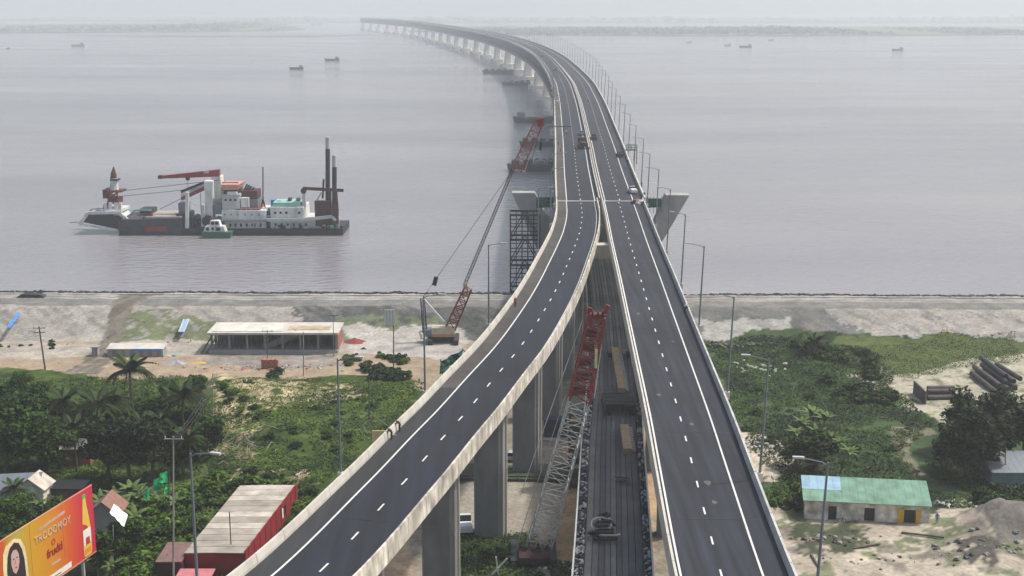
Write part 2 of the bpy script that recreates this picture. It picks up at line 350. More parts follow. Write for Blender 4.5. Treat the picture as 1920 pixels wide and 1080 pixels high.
def ground():
    xs = np.r_[np.arange(-300, -135, 6), np.arange(-135, 135, .62), np.arange(135, 301, 6)]
    ys = np.r_[np.arange(-120, 96, 8), np.arange(96, 335, .62), [345, 380]]
    X, Y = np.meshgrid(xs, ys); Z = ground_z(X, Y)
    C = np.zeros(X.shape+(3,)); C[:] = TAN
    jx = X+7*(fbm(X, Y, 12, 31)-.5)+2.0*(fbm(X, Y, 2.2, 33)-.5); jy = Y+9*(fbm(X, Y, 12, 35)-.5)+2.6*(fbm(X, Y, 2.2, 37)-.5)
    nz = fbm(X, Y, 5, 41); nf = fbm(X, Y, 1.6, 43); YY = Y+.02*X; jyy = YY+3*(nz-.5)
    def paint(mask, col, var=.25, amt=1.0):
        c = np.array(col)*(1+var*(2*nf[..., None]-1))*(1+.35*(nz[..., None]-.5)); m = mask.astype(float)[..., None]*amt; C[:] = C*(1-m)+c*m
    # dyke: crest, slope and riverside
    paint(jyy > 286, SAND, .22)
    paint((jyy > 288) & (X > G(560, 620, 5).x+14*(nz-.5)) & (X < 60) & (YY < 306), GREYD, .3)
    paint((jyy > 286) & (X > 30) & (X < G(1560, 620, 4).x+22*(nz-.5)) & (YY < 304), (.12, .125, .12), .2)
    paint((YY > 303.5) & (YY < 311.5), (.17, .168, .16), .2); paint((YY > 309.6) & (YY < 310.6), (.30, .29, .27), .2)
    paint((YY > 312.6) & (YY < 316.5), (.26, .25, .235), .2)
    paint((YY > 302.6) & (YY < 304), (.16, .155, .14), .2)
    streak = vnoise(X*1.0+.9*Y+1.5*nz, Y*.2, .9, 51)
    paint((YY > 289) & (YY < 303) & (streak > .70), (.17, .165, .155), .2, .8)
    paint(YY > 316.5, (.13, .13, .12), .5)
    for poly in ([(-400, 632), (130, 636), (110, 660), (-400, 665)], [(200, 608), (330, 606), (420, 618), (400, 640), (230, 636)]): 
        paint(inpoly(jx, jy, gp(poly, 3.5)) & (nf > .42), (.13, .15, .08), .3)
    paint(inpoly(jx, jy, gp([(640, 612), (830, 612), (860, 645), (640, 650), (560, 640)], 3.5)) & (nf > .38), (.13, .15, .09), .3)
    paint(inpoly(jx, jy, gp([(-500, 645), (800, 640), (800, 668), (-500, 668)])), (.33, .30, .26), .3)
    paint(inpoly(jx, jy, gp([(390, 662), (640, 662), (640, 690), (380, 690)])), (.22, .20, .18), .4)
    paint(inpoly(jx, jy, gp([(640, 625), (860, 625), (900, 680), (660, 662)])), (.38, .36, .33), .2)
    tr = inpoly(jx*.3+X*.7, jy*.3+Y*.7, gp([(105, 690), (150, 668), (190, 630), (225, 575), (300, 572), (262, 590), (232, 620), (205, 665), (180, 690)], 4))
    paint(tr, (.165, .15, .12), .25)
    paint(tr & (vnoise(X-.25*Y, Y*.05, .9, 55) > .6), (.10, .09, .075), .2, .7)
    paint((vnoise(X*.04, Y, 1.0, 57) > .62) & (Y > 262) & (Y < 276) & (X < -25), (.31, .24, .17), .2, .6)
    # left green
    gl = inpoly(jx, jy, gp([(-900, 702), (60, 690), (130, 698), (200, 712), (300, 706), (400, 712), (470, 710), (700, 706), (775, 712), (800, 760), (740, 850), (700, 930), (690, 1100), (640, 1600), (-1500, 1600)]))
    paint(gl, GRASS, .4); paint(gl & (nz > .55), OLIVE, .4, .8); paint(gl & (fbm(X, Y, 3.2, 61) < .40), DGRASS, .4, .8)
    for poly in ([(400, 716), (640, 722), (690, 742), (620, 760), (480, 772), (400, 770)], [(385, 712), (430, 704), (500, 800), (470, 860), (400, 860), (400, 770)], [(440, 880), (560, 895), (600, 920), (430, 915)]):
        paint(inpoly(jx, jy, gp(poly)) & (nf > .42), DRY, .3, .9); paint(inpoly(jx, jy, gp(poly)) & (nf > .60), (.42, .35, .25), .3, .9)
    # right side
    paint(inpoly(jx, jy, gp([(1300, 620), (1480, 616), (1500, 640), (1330, 646)], 3)), (.30, .30, .28), .3)
    gr = inpoly(jx, jy, gp([(1300, 640), (1500, 628), (1600, 640), (2600, 628), (2600, 1600), (1900, 1600), (1560, 1080), (1400, 940), (1360, 780)]))
    paint(gr, (.045, .075, .028), .4); paint(gr & (fbm(X, Y, 3.2, 63) < .42), DGRASS, .4, .8)
    paint(inpoly(jx, jy, gp([(1580, 642), (2500, 632), (2500, 668), (1750, 700), (1690, 722), (1600, 700)])), OLIVE, .25)
    sd_ = inpoly(jx, jy, gp([(1600, 706), (1700, 700), (1790, 678), (1900, 664), (2500, 660), (2500, 770), (1800, 800), (1740, 780), (1690, 765)]))
    paint(sd_, (.33, .31, .24), .3); paint(sd_ & (nf < .4), (.14, .16, .07), .3, .7)
    paint(inpoly(jx, jy, gp([(1360, 800), (1440, 812), (1490, 850), (1490, 892), (1450, 905), (1400, 890)])) & (nf > .3), PALE, .35)
    trk = inpoly(X, Y, gp([(1668, 800), (1740, 796), (1760, 812), (1712, 822), (1704, 846), (1740, 890), (1712, 894), (1672, 850)]))
    paint(trk, (.17, .16, .11), .35, .85)
    br = inpoly(jx, jy, gp([(1380, 950), (1500, 955), (1760, 960), (1800, 930), (2600, 960), (2600, 1800), (1560, 1800), (1480, 1090)]))
    paint(br, (.37, .33, .265), .3); paint(br & (fbm(X, Y, 2.6, 71) < .43), (.17, .155, .13), .4, .85); paint(br & (fbm(X+50, Y, 3.4, 73) > .62), (.09, .12, .05), .3, .75)
    paint(inpoly(jx, jy, gp([(1840, 985), (1880, 960), (1960, 970), (2000, 1060), (1880, 1040)])), (.15, .14, .125), .45)
    paint(inpoly(jx, jy, gp([(1790, 1040), (1840, 1020), (1890, 1040), (1880, 1075), (1800, 1070)])) & (nf > .35), (.075, .07, .06), .4)
    paint(inpoly(jx, jy, gp([(1490, 990), (1600, 985), (1640, 1010), (1600, 1035), (1500, 1030)])) & (nf > .45), (.05, .06, .035), .4)
    # below the viaducts
    ub = inpoly(X, Y, gp([(700, 900), (860, 740), (1000, 600), (1160, 600), (1240, 800), (1300, 1500), (400, 1500)]))
    paint(ub, (.25, .22, .17), .35)
    paint(inpoly(jx*.2+X*.8, jy*.2+Y*.8, gp([(840, 905), (1062, 905), (1040, 1000), (960, 1010), (840, 1000)])), CONCRT, .12)
    paint(inpoly(jx*.5+X*.5, jy*.5+Y*.5, gp([(1062, 780), (1230, 780), (1230, 1062), (1052, 1062)])), (.38, .27, .16), .18)
    paint(inpoly(jx*.5+X*.5, jy*.5+Y*.5, gp([(690, 930), (778, 930), (770, 1110), (660, 1110)])), (.36, .27, .18), .3)
    paint(inpoly(jx, jy, gp([(836, 996), (985, 1000), (1010, 1085), (1240, 1075), (1240, 1300), (800, 1300)])) & (nf > .3), (.04, .065, .028), .4)
    paint(inpoly(jx, jy, gp([(1010, 1040), (1130, 1052), (1130, 1085), (1000, 1085)])) & (nf > .5), (.30, .28, .25), .4)
    paint(inpoly(jx, jy, gp([(850, 868), (1060, 868), (1060, 904), (850, 904)])), (.07, .085, .05), .3)
    nx = X.shape[1]; i = np.arange(X.size).reshape(X.shape); Fq = np.stack([i[:-1, :-1], i[:-1, 1:], i[1:, 1:], i[1:, :-1]], -1).reshape(-1, 4)
    V = np.stack([X, Y, Z], -1).reshape(-1, 3)
    o = big_mesh('ground', V, Fq, M_GRND, np.clip(C.reshape(-1, 3), .01, .6)); o.data.polygons.foreach_set('use_smooth', [True]*len(o.data.polygons))
    tag(o, 'sandy riverbank with embankment, dirt roads and grass', kind='structure')
ground()
gz = lambda x, y: float(ground_z(x, y))
def GG(px, py):                                    # ground point under a photo point, on the uneven ground
    p = G(px, py)
    for _ in range(6): p = G(px, py, gz(p.x, p.y))
    return p

# river edge: line of rubble and the pale kerb of the embankment road
mb = MB(); 
for k in range(2600):
    x = random.uniform(-150, 165); yy = 316.9+random.gauss(0, .45); y = yy-.02*x; r = random.uniform(.12, .42)
    mb.ball((x, y, gz(x, y)+r*.2), r, seg=5, rings=3, jit=.3, sq=(1.3, 1, .7))
tag(mb.build('rubble_line', M_DGREY, org=(0, 316, 7)), 'dark broken rock strewn along the top of the river embankment', kind='stuff')
mb = MB()
for k in range(66): 
    x = -165+k*5.0; mb.box((x+.02, 314.0-.02*x, 6.9), (x+4.96, 314.45-.02*x, 7.35))
tag(mb.build('embankment_kerb', M_CONCL, org=(0, 314, 6.9)), 'low pale concrete kerb running along the embankment crest', kind='structure')

# distant banks
def far_bank(name, label, pts, z, col):
    mb = MB(); n = len(pts); mb.prism(pts, -.5, z, axis='z')
    m = mat(name+'_soil', col, .95, .2, .01)
    return tag(mb.build(name, m, org=(pts[0][0], pts[0][1], 0)), label, kind='structure')
def woods(name, label, x0, x1, yf, depth, n, h):
    V = []; Fq = []; Cc = []; off = 0
    for k in range(n):
        x = random.uniform(x0, x1); dens = vnoise(x, 0, 260, 91)
        if dens < .18: continue
        y = yf(x)+random.uniform(10, depth); hh = h*random.uniform(.5, 1.2)*(.5+dens*.9); r = hh*random.uniform(.6, 1.1)
        c = rng.normal(size=(12, 3)); c /= np.linalg.norm(c, axis=1)[:, None]; c = c*[r, r, hh*.5]+[x, y, hh*.55]
        v, f_, cc = leaves(c, hh*.42, np.tile(np.array([.05, .08, .04])*random.uniform(.6, 1.3), (12, 1)), .5); V.append(v); Fq.append(f_+off); Cc.append(cc); off += len(v)
    o = big_mesh(name, np.concatenate(V), np.concatenate(Fq), M_LEAF, np.concatenate(Cc)); return tag(o, label, kind='stuff')
far_bank('far_bank', 'low green far bank of the river on the right', [(20, 3440), (400, 3310), (900, 3330), (1250, 3440), (1900, 3520), (3500, 3600), (5200, 3700), (5200, 4700), (-200, 4700), (-300, 3900)], 1.6, (.09, .11, .06))
woods('far_woods', 'far-off wooded shore on the right, blue with haze', -100, 1500, lambda x: 3350+.08*max(0, x-500), 800, 2300, 9)
far_bank('far_bank', 'low far bank of the river on the left', [(-5200, 3600), (-1500, 3560), (-1100, 3720), (-700, 3900), (-640, 4200), (-900, 5200), (-5200, 5200)], 1.6, (.09, .11, .06))
woods('far_woods', 'far-off wooded shore on the left, blue with haze', -2600, -700, lambda x: 3600+max(0, (x+1500)*.35), 1400, 2300, 9)
far_bank('sandbar', 'long thin grey sandbar left of the bridge', [(-1120, 3420), (-850, 3250), (-480, 3240), (-300, 3420), (-420, 3480), (-800, 3440)], .7, (.16, .15, .13))
far_bank('far_bank', 'faint second shore beyond the right bank', [(-600, 5600), (5200, 5600), (6800, 9400), (-6800, 9400), (-2600, 6400)], 1.8, (.09, .11, .07))
woods('far_woods', 'faint line of trees on the horizon', -2500, 4200, lambda x: 5700, 1500, 1500, 12)

# ================================================================ BRIDGE AND VIADUCTS
HW = 5.35
def viaduct(name, path, label, edge, dash, ledge, wide=HW, lmat=M_PARL, rmat=M_PARS, fresh=None, shoulder_left=True, columns=(), col_off=0):
    t = thing(name, (float(path.p[0][0]), float(path.p[0][1]), 0), label, 'viaduct'); w = wide
    mb = MB(); path.sweep(mb, [(-w+.3, ZD), (w-.3, ZD), (w-.3, ZD-.02), (w-.3, ZD-.45), (w-1.0, ZD-.9), (2.4, ZD-1.3), (2.2, ZD-2.2), (-2.2, ZD-2.2), (-2.4, ZD-1.3), (-w+1.0, ZD-.9), (-w+.3, ZD-.45)]); mb.build('deck_slab', M_CONC, t)
    s0, s1 = (-w+.35, edge) if shoulder_left else (edge, w-.35)
    mb = MB(); path.sweep(mb, rect(-w+.32, w-.32, ZD+.004, ZD+.06)); mb.build('carriageway', fresh or M_ASPH, t)
    dm = path.dist_at_y(170)
    mb = MB(); path.sweep(mb, rect(s0, s1, ZD+.03, ZD+.072), dm); mb.build('shoulder', M_SHLD if shoulder_left else M_ASPH, t)
    mb = MB(); path.sweep(mb, rect(s0, s1, ZD+.03, ZD+.072), 0, dm-.02); mb.build('shoulder', mat('asphalt_worn', (.020, .022, .026), .85, .3, 1.0, var2=.2, sc2=.1, stretch=(1, .05, 1)) if shoulder_left else M_ASPH, t)
    for o in (edge, ledge):
        mb = MB(); path.sweep(mb, rect(o-.1, o+.1, ZD+.05, ZD+.085)); mb.build('edge_line', M_LINE, t)
    d = 2.0
    while d < path.d[-1]-3:
        y = path.at(d).y
        if y > 92:
            mb = MB(); path.sweep(mb, rect(dash-.09, dash+.09, ZD+.05, ZD+.078), d, d+1.9); mb.build('lane_dash', M_LINE, t)
        d += 7.62
    # parapets cast in bays, with joints
    L = 6.0
    for sgn, m_ in ((-1, lmat), (1, rmat)):
        a, b = (-w-.02, -w+.36) if sgn < 0 else (w-.36, w+.02); d = 0; 
        while d < path.d[-1]-.5:
            e = min(d+L, path.d[-1]); mb = MB()
            if sgn < 0: prof = [(a, ZD+1.05), (a+.24, ZD+1.05), (b, ZD+.35), (b, ZD-.1), (a, ZD-1.05), (a-.08, ZD-1.05)]
            else: prof = [(b-.24, ZD+1.05), (b, ZD+1.05), (b+.08, ZD-1.05), (b, ZD-1.05), (a, ZD-.1), (a, ZD+.35)]
            path.sweep(mb, prof, d+.04, e-.04); mb.build('parapet', m_, t); d = e
    # joint post caps and drain stains give scale
    for y in columns:
        d = path.dist_at_y(y); c = path.at(d, col_off); a = path.ang(d); g = gz(c.x, c.y)-.6
        mb = MB(); hw, hd = 2.05, 1.25; ch = .45
        oc = [(-hw+ch, -hd), (hw-ch, -hd), (hw, -hd+ch), (hw, hd-ch), (hw-ch, hd), (-hw+ch, hd), (-hw, hd-ch), (-hw, -hd+ch)]
        ca, sa = math.cos(a), math.sin(a)
        def ring(f_, z): return [(c.x+(x*f_*ca-y_*sa), c.y+(x*f_*sa+y_*ca), z) for x, y_ in oc]
        zs = [(1, g), (1, g+5.2), (.985, g+5.25), (.985, g+5.4), (1, g+5.45), (1, g+11.2), (.985, g+11.25), (.985, g+11.4), (1, g+11.45), (1, ZD-5.5), (1.55, ZD-2.2)]
        vs = []; [vs.extend(ring(f_, z)) for f_, z in zs]; n = 8
        fs = [(i*n+k, i*n+(k+1) % n, (i+1)*n+(k+1) % n, (i+1)*n+k) for i in range(len(zs)-1) for k in range(n)]+[tuple(range(n-1, -1, -1)), tuple(range((len(zs)-1)*n, len(zs)*n))]
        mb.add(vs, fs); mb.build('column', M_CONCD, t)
        mb = MB(); q = path.at(d, col_off+hw+.35); mb.tube([(q.x, q.y-.6, g), (q.x, q.y-.6, ZD-2.0)], .16, 8); mb.build('drain_pipe', M_CONCL, t)
    return t
COLY = (98, 124.5, 152, 177.2, 204, 231, 258, 285, 312)
vR = viaduct('road_viaduct', pR, 'straight right-hand road viaduct with two lanes and a dark shoulder', 2.7, -1.0, -4.65, shoulder_left=False, lmat=M_PARL, rmat=M_PARR, columns=COLY)
vL = viaduct('road_viaduct', pL, 'curved left-hand road viaduct with fresh dark asphalt and cream parapets', -2.65, 1.05, 4.55, fresh=M_ASPHF, columns=COLY)
vR['label'] = 'straight right-hand road viaduct leading up to the bridge joint'
# cross girder between the two viaducts
c0 = PY(1132, 462, 283)
tag(MB().box((c0.x-2.6, 281.8, ZD-3.6), (c0.x+2.6, 284.2, ZD-.9)).box((c0.x-2.8, 281.5, ZD-.897), (c0.x+2.8, 284.5, ZD-.5)).build('cross_girder', M_CONCL), 'pale concrete cross girder in the gap where the viaducts part', 'girder')

# main bridge
mbr = thing('river_bridge', (23.4, YJ, 0), 'long curved double-deck river bridge vanishing into haze', 'bridge'); BW = 11.6
mb = MB(); pB.sweep(mb, [(-BW, ZD), (BW, ZD), (BW, ZD-.5), (BW-3.4, ZD-1.2), (-BW+3.4, ZD-1.2), (-BW, ZD-.5)], .3); mb.build('deck_slab', M_CONC, mbr)
for nm, a, b, m_ in (('carriageway', -BW+.42, -.45, M_ASPHF), ('carriageway', .45, BW-.42, M_ASPH)):
    mb = MB(); pB.sweep(mb, rect(a, b, ZD+.004, ZD+.06), .3); mb.build(nm, m_, mbr)
for a, b in ((-BW+.45, -BW+2.75), (BW-3.1, BW-.45)):
    mb = MB(); pB.sweep(mb, rect(a, b, ZD+.02, ZD+.072), .3); mb.build('shoulder', M_SHLD if a < 0 else M_ASPH, mbr)
for o in (-BW+2.8, -1.5, 1.15, BW-3.15):
    mb = MB(); pB.sweep(mb, rect(o-.11, o+.11, ZD+.05, ZD+.085), .3, 2600); mb.build('edge_line', M_LINE, mbr)
for o in (-BW+6.4, 5.0):
    d = 1.5
    while d < 480:
        mb = MB(); pB.sweep(mb, rect(o-.1, o+.1, ZD+.05, ZD+.078), d, d+2.1); mb.build('lane_dash', M_LINE, mbr); d += 7.62
for a, b in ((-BW-.05, -BW+.36), (BW-.36, BW+.05)):
    mb = MB(); pB.sweep(mb, [(a, ZD+1.1), (b, ZD+1.1), (b, ZD-.1), (a, ZD-.75)], .3); mb.build('parapet', M_PARL, mbr)
for a in (-.42, .2):
    mb = MB(); pB.sweep(mb, rect(a, a+.24, ZD, ZD+.9), .3); mb.build('median_barrier', M_PARL, mbr)
mb = MB(); mb_ = pB.at(.15)
for a, b in ((-BW+.4, -.5), (.5, BW-.4)):
    q0, q1 = pB.at(.12, a), pB.at(.12, b); mb.box((q0.x, YJ-.45, ZD+.03), (q1.x, YJ+.45, ZD+.12))
mb.build('expansion_joint', M_CONCL, mbr)
SP = 150.0; nsp = int(pB.d[-1]//SP)
for k in range(nsp):
    mb = MB(); d0 = k*SP; n = 8; st = SP/n; zt, zb = ZD-1.9, ZD-12.3
    for off in (-8.2, 8.2):
        for i in range(n):
            a = d0+i*st; A, Bq, Cq = pB.at(a, off, zb), pB.at(a+st/2, off, zt), pB.at(a+st, off, zb)
            mb.bar(A, Cq, 1.8, 2.4); mb.bar(A, Bq, 1.8, 2.0); mb.bar(Bq, Cq, 1.8, 2.0); mb.bar(Bq, pB.at(a+st/2, off, zb), .9, .9); mb.bar(A, pB.at(a, off, zt), .9, .9)
            mb.bar(pB.at(a-st/2 if i else a, off, zt), Bq, 1.6, 2.2); mb.bar(pB.at(a+st/2, off, zb), Bq, .8, .8)
            if off < 0: mb.bar(A, pB.at(a, 8.2, zb), .8, .8); mb.bar(Bq, pB.at(a+st/2, 8.2, zt), .8, .8)
            if i == n-1: mb.bar(Bq, pB.at(a+st, off, zt), 1.4, 1.4)
    mb.build('truss_span', M_TRUSS, mbr)
    mb = MB(); pB.sweep(mb, rect(-7.2, 7.2, ZD-12.6, ZD-11.6), d0+.2, d0+SP-.2); mb.build('rail_deck', M_CONCD, mbr)
    mb = MB(); pB.sweep(mb, rect(-9.5, -9.3, ZD-13.9, ZD-13.0), d0+.2, d0+SP-.2); mb.build('walkway_edge', M_PARL, mbr)
for k in range(1, nsp+1):
    d = k*SP; c = pB.at(d); zt_ = ZD-12.6+c.z; a = pB.ang(d); mb = MB(); ca, sa = math.cos(a), math.sin(a)
    def rg(hx, hy, z, ch=.3):
        o8 = [(-hx*(1-ch), -hy), (hx*(1-ch), -hy), (hx, -hy*(1-ch)), (hx, hy*(1-ch)), (hx*(1-ch), hy), (-hx*(1-ch), hy), (-hx, hy*(1-ch)), (-hx, -hy*(1-ch))]
        return [(c.x+x*ca-y*sa, c.y+x*sa+y*ca, z) for x, y in o8]
    for st in ([(10, 8, -2), (10, 8, 3.2)], [(5.4, 3.0, 3.2), (3.4, 1.5, zt_-2.5), (8.6, 1.8, zt_)]):
        vs = []; [vs.extend(rg(*q)) for q in st]; n = 8
        mb.add(vs, [(i*n+k2, i*n+(k2+1) % n, (i+1)*n+(k2+1) % n, (i+1)*n+k2) for i in range(len(st)-1) for k2 in range(n)]+[tuple(range(n-1, -1, -1)), tuple(range((len(st)-1)*n, len(st)*n))])
    mb.build('pier', M_PIER, mbr)

# joint pier with flared wings
t = thing('winged_pier', (24, 350, 0), 'grey concrete pier with two wings flaring out beside the road joint', 'pier')
yw0, yw1 = 350.6, 355.0
def pw(px, py): p = PY(px, py, yw0); return (p.x, p.z)
pr_ = [pw(1249, 366), pw(1293, 366), pw(1245, 447), pw(1236, 462), pw(1180, 470), pw(1200, 420), pw(1226, 420)]
MB().prism(pr_, yw0, yw1).build('wing', M_CONC, t)
pl_ = [pw(960, 362), pw(1003, 362), pw(1022, 400), pw(1060, 430), pw(1060, 500), pw(1017, 490), pw(1008, 470)]
MB().prism(pl_, yw0, yw1).build('wing', M_CONC, t)
pl2 = [(x+11, z-1.2) for x, z in pl_[:4]]+[(pl_[3][0]+6, pl_[3][1]-12), (pl_[6][0]+9, pl_[6][1]-2)]
MB().prism(pl2, 361, 365).build('wing', M_CONCL, t)
MB().box((8, yw0, 6), (40, yw1+8, 11.9)).box((12, yw0+1, -3), (20, yw1+6, 6)).box((29, yw0+1, -3), (37, yw1+6, 6)).build('pier_body', M_CONC, t)
mbn = MB()
def sheet(mb, pts, sag=.3, nu=8, nv=5, mi=0, seed=0):       # cloth sheet between 4 corner points with folds and thickness
    a, b, c, d = [Vector(p) for p in pts]; vs = []; nrm = (b-a).cross(d-a).normalized(); rr = random.Random(seed)
    for i in range(nv+1):
        for j in range(nu+1):
            u, v = j/nu, i/nv; p = a.lerp(b, u).lerp(d.lerp(c, u), v)
            p = p+nrm*(math.sin(u*9+seed)*.5+rr.uniform(-.5, .5))*sag; vs.append(p)
    n0 = len(vs); vs += [p-nrm*.03 for p in vs]; fs = []
    for i in range(nv):
        for j in range(nu):
            q = i*(nu+1)+j; fs.append((q, q+1, q+nu+2, q+nu+1)); fs.append((n0+q, n0+q+nu+1, n0+q+nu+2, n0+q+1))
    mb.add(vs, fs, mi); return mb
for (x0, x1, y0, y1, lab) in ((1006, 1042, 370, 388, 'green safety net left of the road joint above the winged pier'), (1212, 1240, 372, 388, 'green safety net right of the road joint above the winged pier')):
    a, b, c, d = PY(x0, y0, 346), PY(x1, y0, 346), PY(x1, y1, 346), PY(x0, y1+2, 346)
    t2 = thing('safety_net', (a.x, 346, min(c.z, d.z)), lab, 'safety net', 'green safety nets at the joint')
    sheet(MB(), (a, b, c, d), .25, 10, 5, seed=int(x0)).build('net', M_NET, t2)
    mb = MB()
    for k in range(5): q = a.lerp(b, k/4); w_ = d.lerp(c, k/4); mb.bar(q+Vector((0, .15, .4)), w_+Vector((0, .15, -1.5)), .12)
    mb.build('post_frame', M_DGREY, t2)

# steel trestle tower
pt0, pt1 = PY(957, 402, 337), PY(1012, 402, 337)
t = thing('steel_trestle', (pt0.x, 337, -2), 'black steel trestle tower under the left wing of the joint pier', 'scaffold tower')
zt = pt0.z; x0, x1 = pt0.x, pt1.x; y0, y1 = 336, 343; nx_ = 5
for i in range(nx_+1):
    for yy in (y0, y1):
        x = x0+(x1-x0)*i/nx_; MB().bar((x, yy, -2), (x, yy, zt), .34 if i in (0, nx_) else .2).build('tower_leg', M_BLACK, t)
for k, z in enumerate([zt, zt-2.2, zt-4.2, zt-6.4, zt-8.6, zt-10.8, zt-13, zt-15.2, zt-17.6, zt-20]):
    mb = MB(); big = k in (0, 3, 6, 9)
    for yy in (y0, y1): mb.bar((x0-.2, yy, z), (x1+.2, yy, z), .2 if not big else .5)
    for i in (0, nx_): mb.bar((x0+(x1-x0)*i/nx_, y0, z), (x0+(x1-x0)*i/nx_, y1, z), .3)
    mb.build('cross_beam', M_BLACK, t)
mb = MB()
for za, zb_ in ((zt, zt-6.4), (zt-6.4, zt-13), (zt-13, zt-20)):
    for yy in (y0, y1): mb.bar((x0, yy, zb_), ((x0+x1)/2, yy, za), .25).bar(((x0+x1)/2, yy, za), (x1, yy, zb_), .25)
mb.build('brace', M_BLACK, t)

# rail viaduct between the carriageways
ZR = 13.0
t = thing('rail_viaduct', (12, 147, 0), 'lower grey rail viaduct of long girders running between the road viaducts', 'viaduct')
w = 3.75; strips = [-3.4, -2.55, -1.8, -1.1, -.4, .3, .95, 1.7, 2.5, 3.4]
gm = [mat('girder_grey_a', (.16, .165, .16), .85, .15, .6, var2=.2, sc2=.12), mat('girder_grey_b', (.085, .09, .10), .85, .15, .6, var2=.2, sc2=.12), mat('girder_grey_c', (.12, .125, .13), .85, .15, .6, var2=.2, sc2=.12)]
for i in range(len(strips)-1):
    mb = MB(); pT.sweep(mb, rect(strips[i]+.04, strips[i+1]-.04, ZR-.6, ZR+(.06 if i % 2 else .0))); mb.build('deck_girder', gm[(0, 2, 1, 2, 0, 1, 2, 1, 1)[i]], t)
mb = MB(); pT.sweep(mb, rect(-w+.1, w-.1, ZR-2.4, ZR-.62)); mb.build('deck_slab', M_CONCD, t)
for a, b, h, m_ in ((-w-.95, -w-.78, 1.3, M_LGREY), (w+.55, w+.75, 1.1, M_PARL)):
    mb = MB(); pT.sweep(mb, rect(a, b, ZR-.9, ZR+h)); mb.build('side_wall', m_, t)
for a, b in ((-w-.8, -w+.3), (w-.2, w+.55)):
    mb = MB(); pT.sweep(mb, rect(a, b, ZR-1.0, ZR-.64)); mb.build('walkway', M_DGREY, t)
for y in COLY:
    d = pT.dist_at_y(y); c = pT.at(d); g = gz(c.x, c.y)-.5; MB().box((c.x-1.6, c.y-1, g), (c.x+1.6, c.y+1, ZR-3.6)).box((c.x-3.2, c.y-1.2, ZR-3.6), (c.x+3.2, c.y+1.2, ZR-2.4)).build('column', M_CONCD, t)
# tangled cable and netting lying on the walkways
for side, offc, lab in ((-1, -w-.25, 'tangled black and white cable along the left walkway of the rail viaduct'), (1, w+.15, 'tangled black and white cable along the right walkway of the rail viaduct')):
    mb = MB(); d = pT.dist_at_y(112)
    dend = pT.dist_at_y(205 if side > 0 else 216)
    while d < dend:
        pts = []; a0 = random.uniform(0, 6)
        for q in range(6): pts.append(pT.at(d+q*.3+random.uniform(-.15, .15), offc+(.42 if side < 0 else .3)*math.sin(a0+q*1.2), ZR-.3+.5*abs(math.sin(a0+q))+random.uniform(0, .3)))
        mb.tube(pts, random.uniform(.10, .20), 5, random.choice((0, 0, 0, 1, 1, 2))); d += random.uniform(.2, .5)
    tag(mb.build('cable_tangle', [M_BLACK, M_LGREY, mat('dark_blue_cable', (.03, .045, .10), .6, .1, 1)]), lab, 'cables', kind='stuff')
tag(MB().box((9.2, 116, ZR+.063), (10.7, 140, ZR+.10)).build('rubber_mat', M_BLACK), 'black rubber mat on the near end of the rail viaduct deck', 'mat')
# beams and machines on the rail deck
def rail_beam(px0, py0, px1, py1, lab):
    a = G(px0, py0, ZR+.5); b = G(px1, py1, ZR+.5); d = (b-a).normalized(); n = Vector((-d.y, d.x, 0))
    t = thing('timber_beam', (a.x, a.y, ZR), lab, 'beam', 'timber-faced beams on the rail deck'); hw = .62
    def at(u, o, z): p = a+d*u+n*o; return (p.x, p.y, z)
    Ln = (b-a).length
    MB().hexa([at(0, hw, ZR+.065), at(Ln, hw, ZR+.065), at(Ln, -hw, ZR+.065), at(0, -hw, ZR+.065), at(0, hw, ZR+.9), at(Ln, hw, ZR+.9), at(Ln, -hw, ZR+.9), at(0, -hw, ZR+.9)]).build('beam_body', M_TIMB, t)
    u = .5; s = -1
    while u < Ln: MB().bar(at(u, -hw-.003, ZR+.6), at(u+.1, -hw-.55, ZR+.4), .28, .3).build('bracket', M_LGREY, t); u += 1.25
rail_beam(1166, 732, 1152, 655, 'pale timber-faced beam lying ahead of the dark gantry on the rail deck')
rail_beam(1177, 846, 1170, 800, 'pale timber-faced beam lying nearer than the dark gantry on the rail deck')
c = G(1161, 768, ZR); t = thing('deck_gantry', (c.x, c.y, ZR), 'dark low gantry carriage straddling the rail viaduct deck', 'gantry')
for dx in (-2.1, 2.1): MB().box((c.x+dx-.45, c.y-3.4, ZR+.065), (c.x+dx+.45, c.y+5, ZR+1.0)).build('wheel_frame', M_BLACK, t)
for k in range(9): MB().box((c.x-2.3, c.y-1.6+k*.78, ZR+1.0), (c.x+2.3, c.y-1.15+k*.78, ZR+1.35)).build('cross_member', (M_DGREY, M_WOOD)[k % 2], t)
MB().box((c.x-2.4, c.y-3.4, ZR+.8), (c.x-1.0, c.y-1.9, ZR+1.9)).box((c.x+.7, c.y-3.4, ZR+.8), (c.x+2.1, c.y-2.0, ZR+1.8)).build('engine_box', M_BLACK, t)
c = G(1162, 668, ZR); t = thing('winch_trolley', (c.x, c.y, ZR), 'small dark winch trolley at the far end of the timber beam', 'winch')
MB().box((c.x-2.2, c.y-.8, ZR+.065), (c.x-1.0, c.y+.8, ZR+.8)).box((c.x+1.2, c.y-.9, ZR+.065), (c.x+2.6, c.y+.9, ZR+.9)).build('frame', M_DGREY, t)
MB().tube([(c.x+1.4, c.y-1, ZR+1.1), (c.x+2.6, c.y-1, ZR+1.1)], .45, 12).build('drum', M_BLACK, t)
MB().tube([(c.x-1.0, c.y, ZR+1), (c.x+2, c.y, ZR+1.2)], .07, 6).build('shaft', M_YEL, t)
c = G(1166, 905, ZR); t = thing('tool_pile', (c.x, c.y, ZR), 'low dark heap of tools on the middle of the rail deck', 'tools')
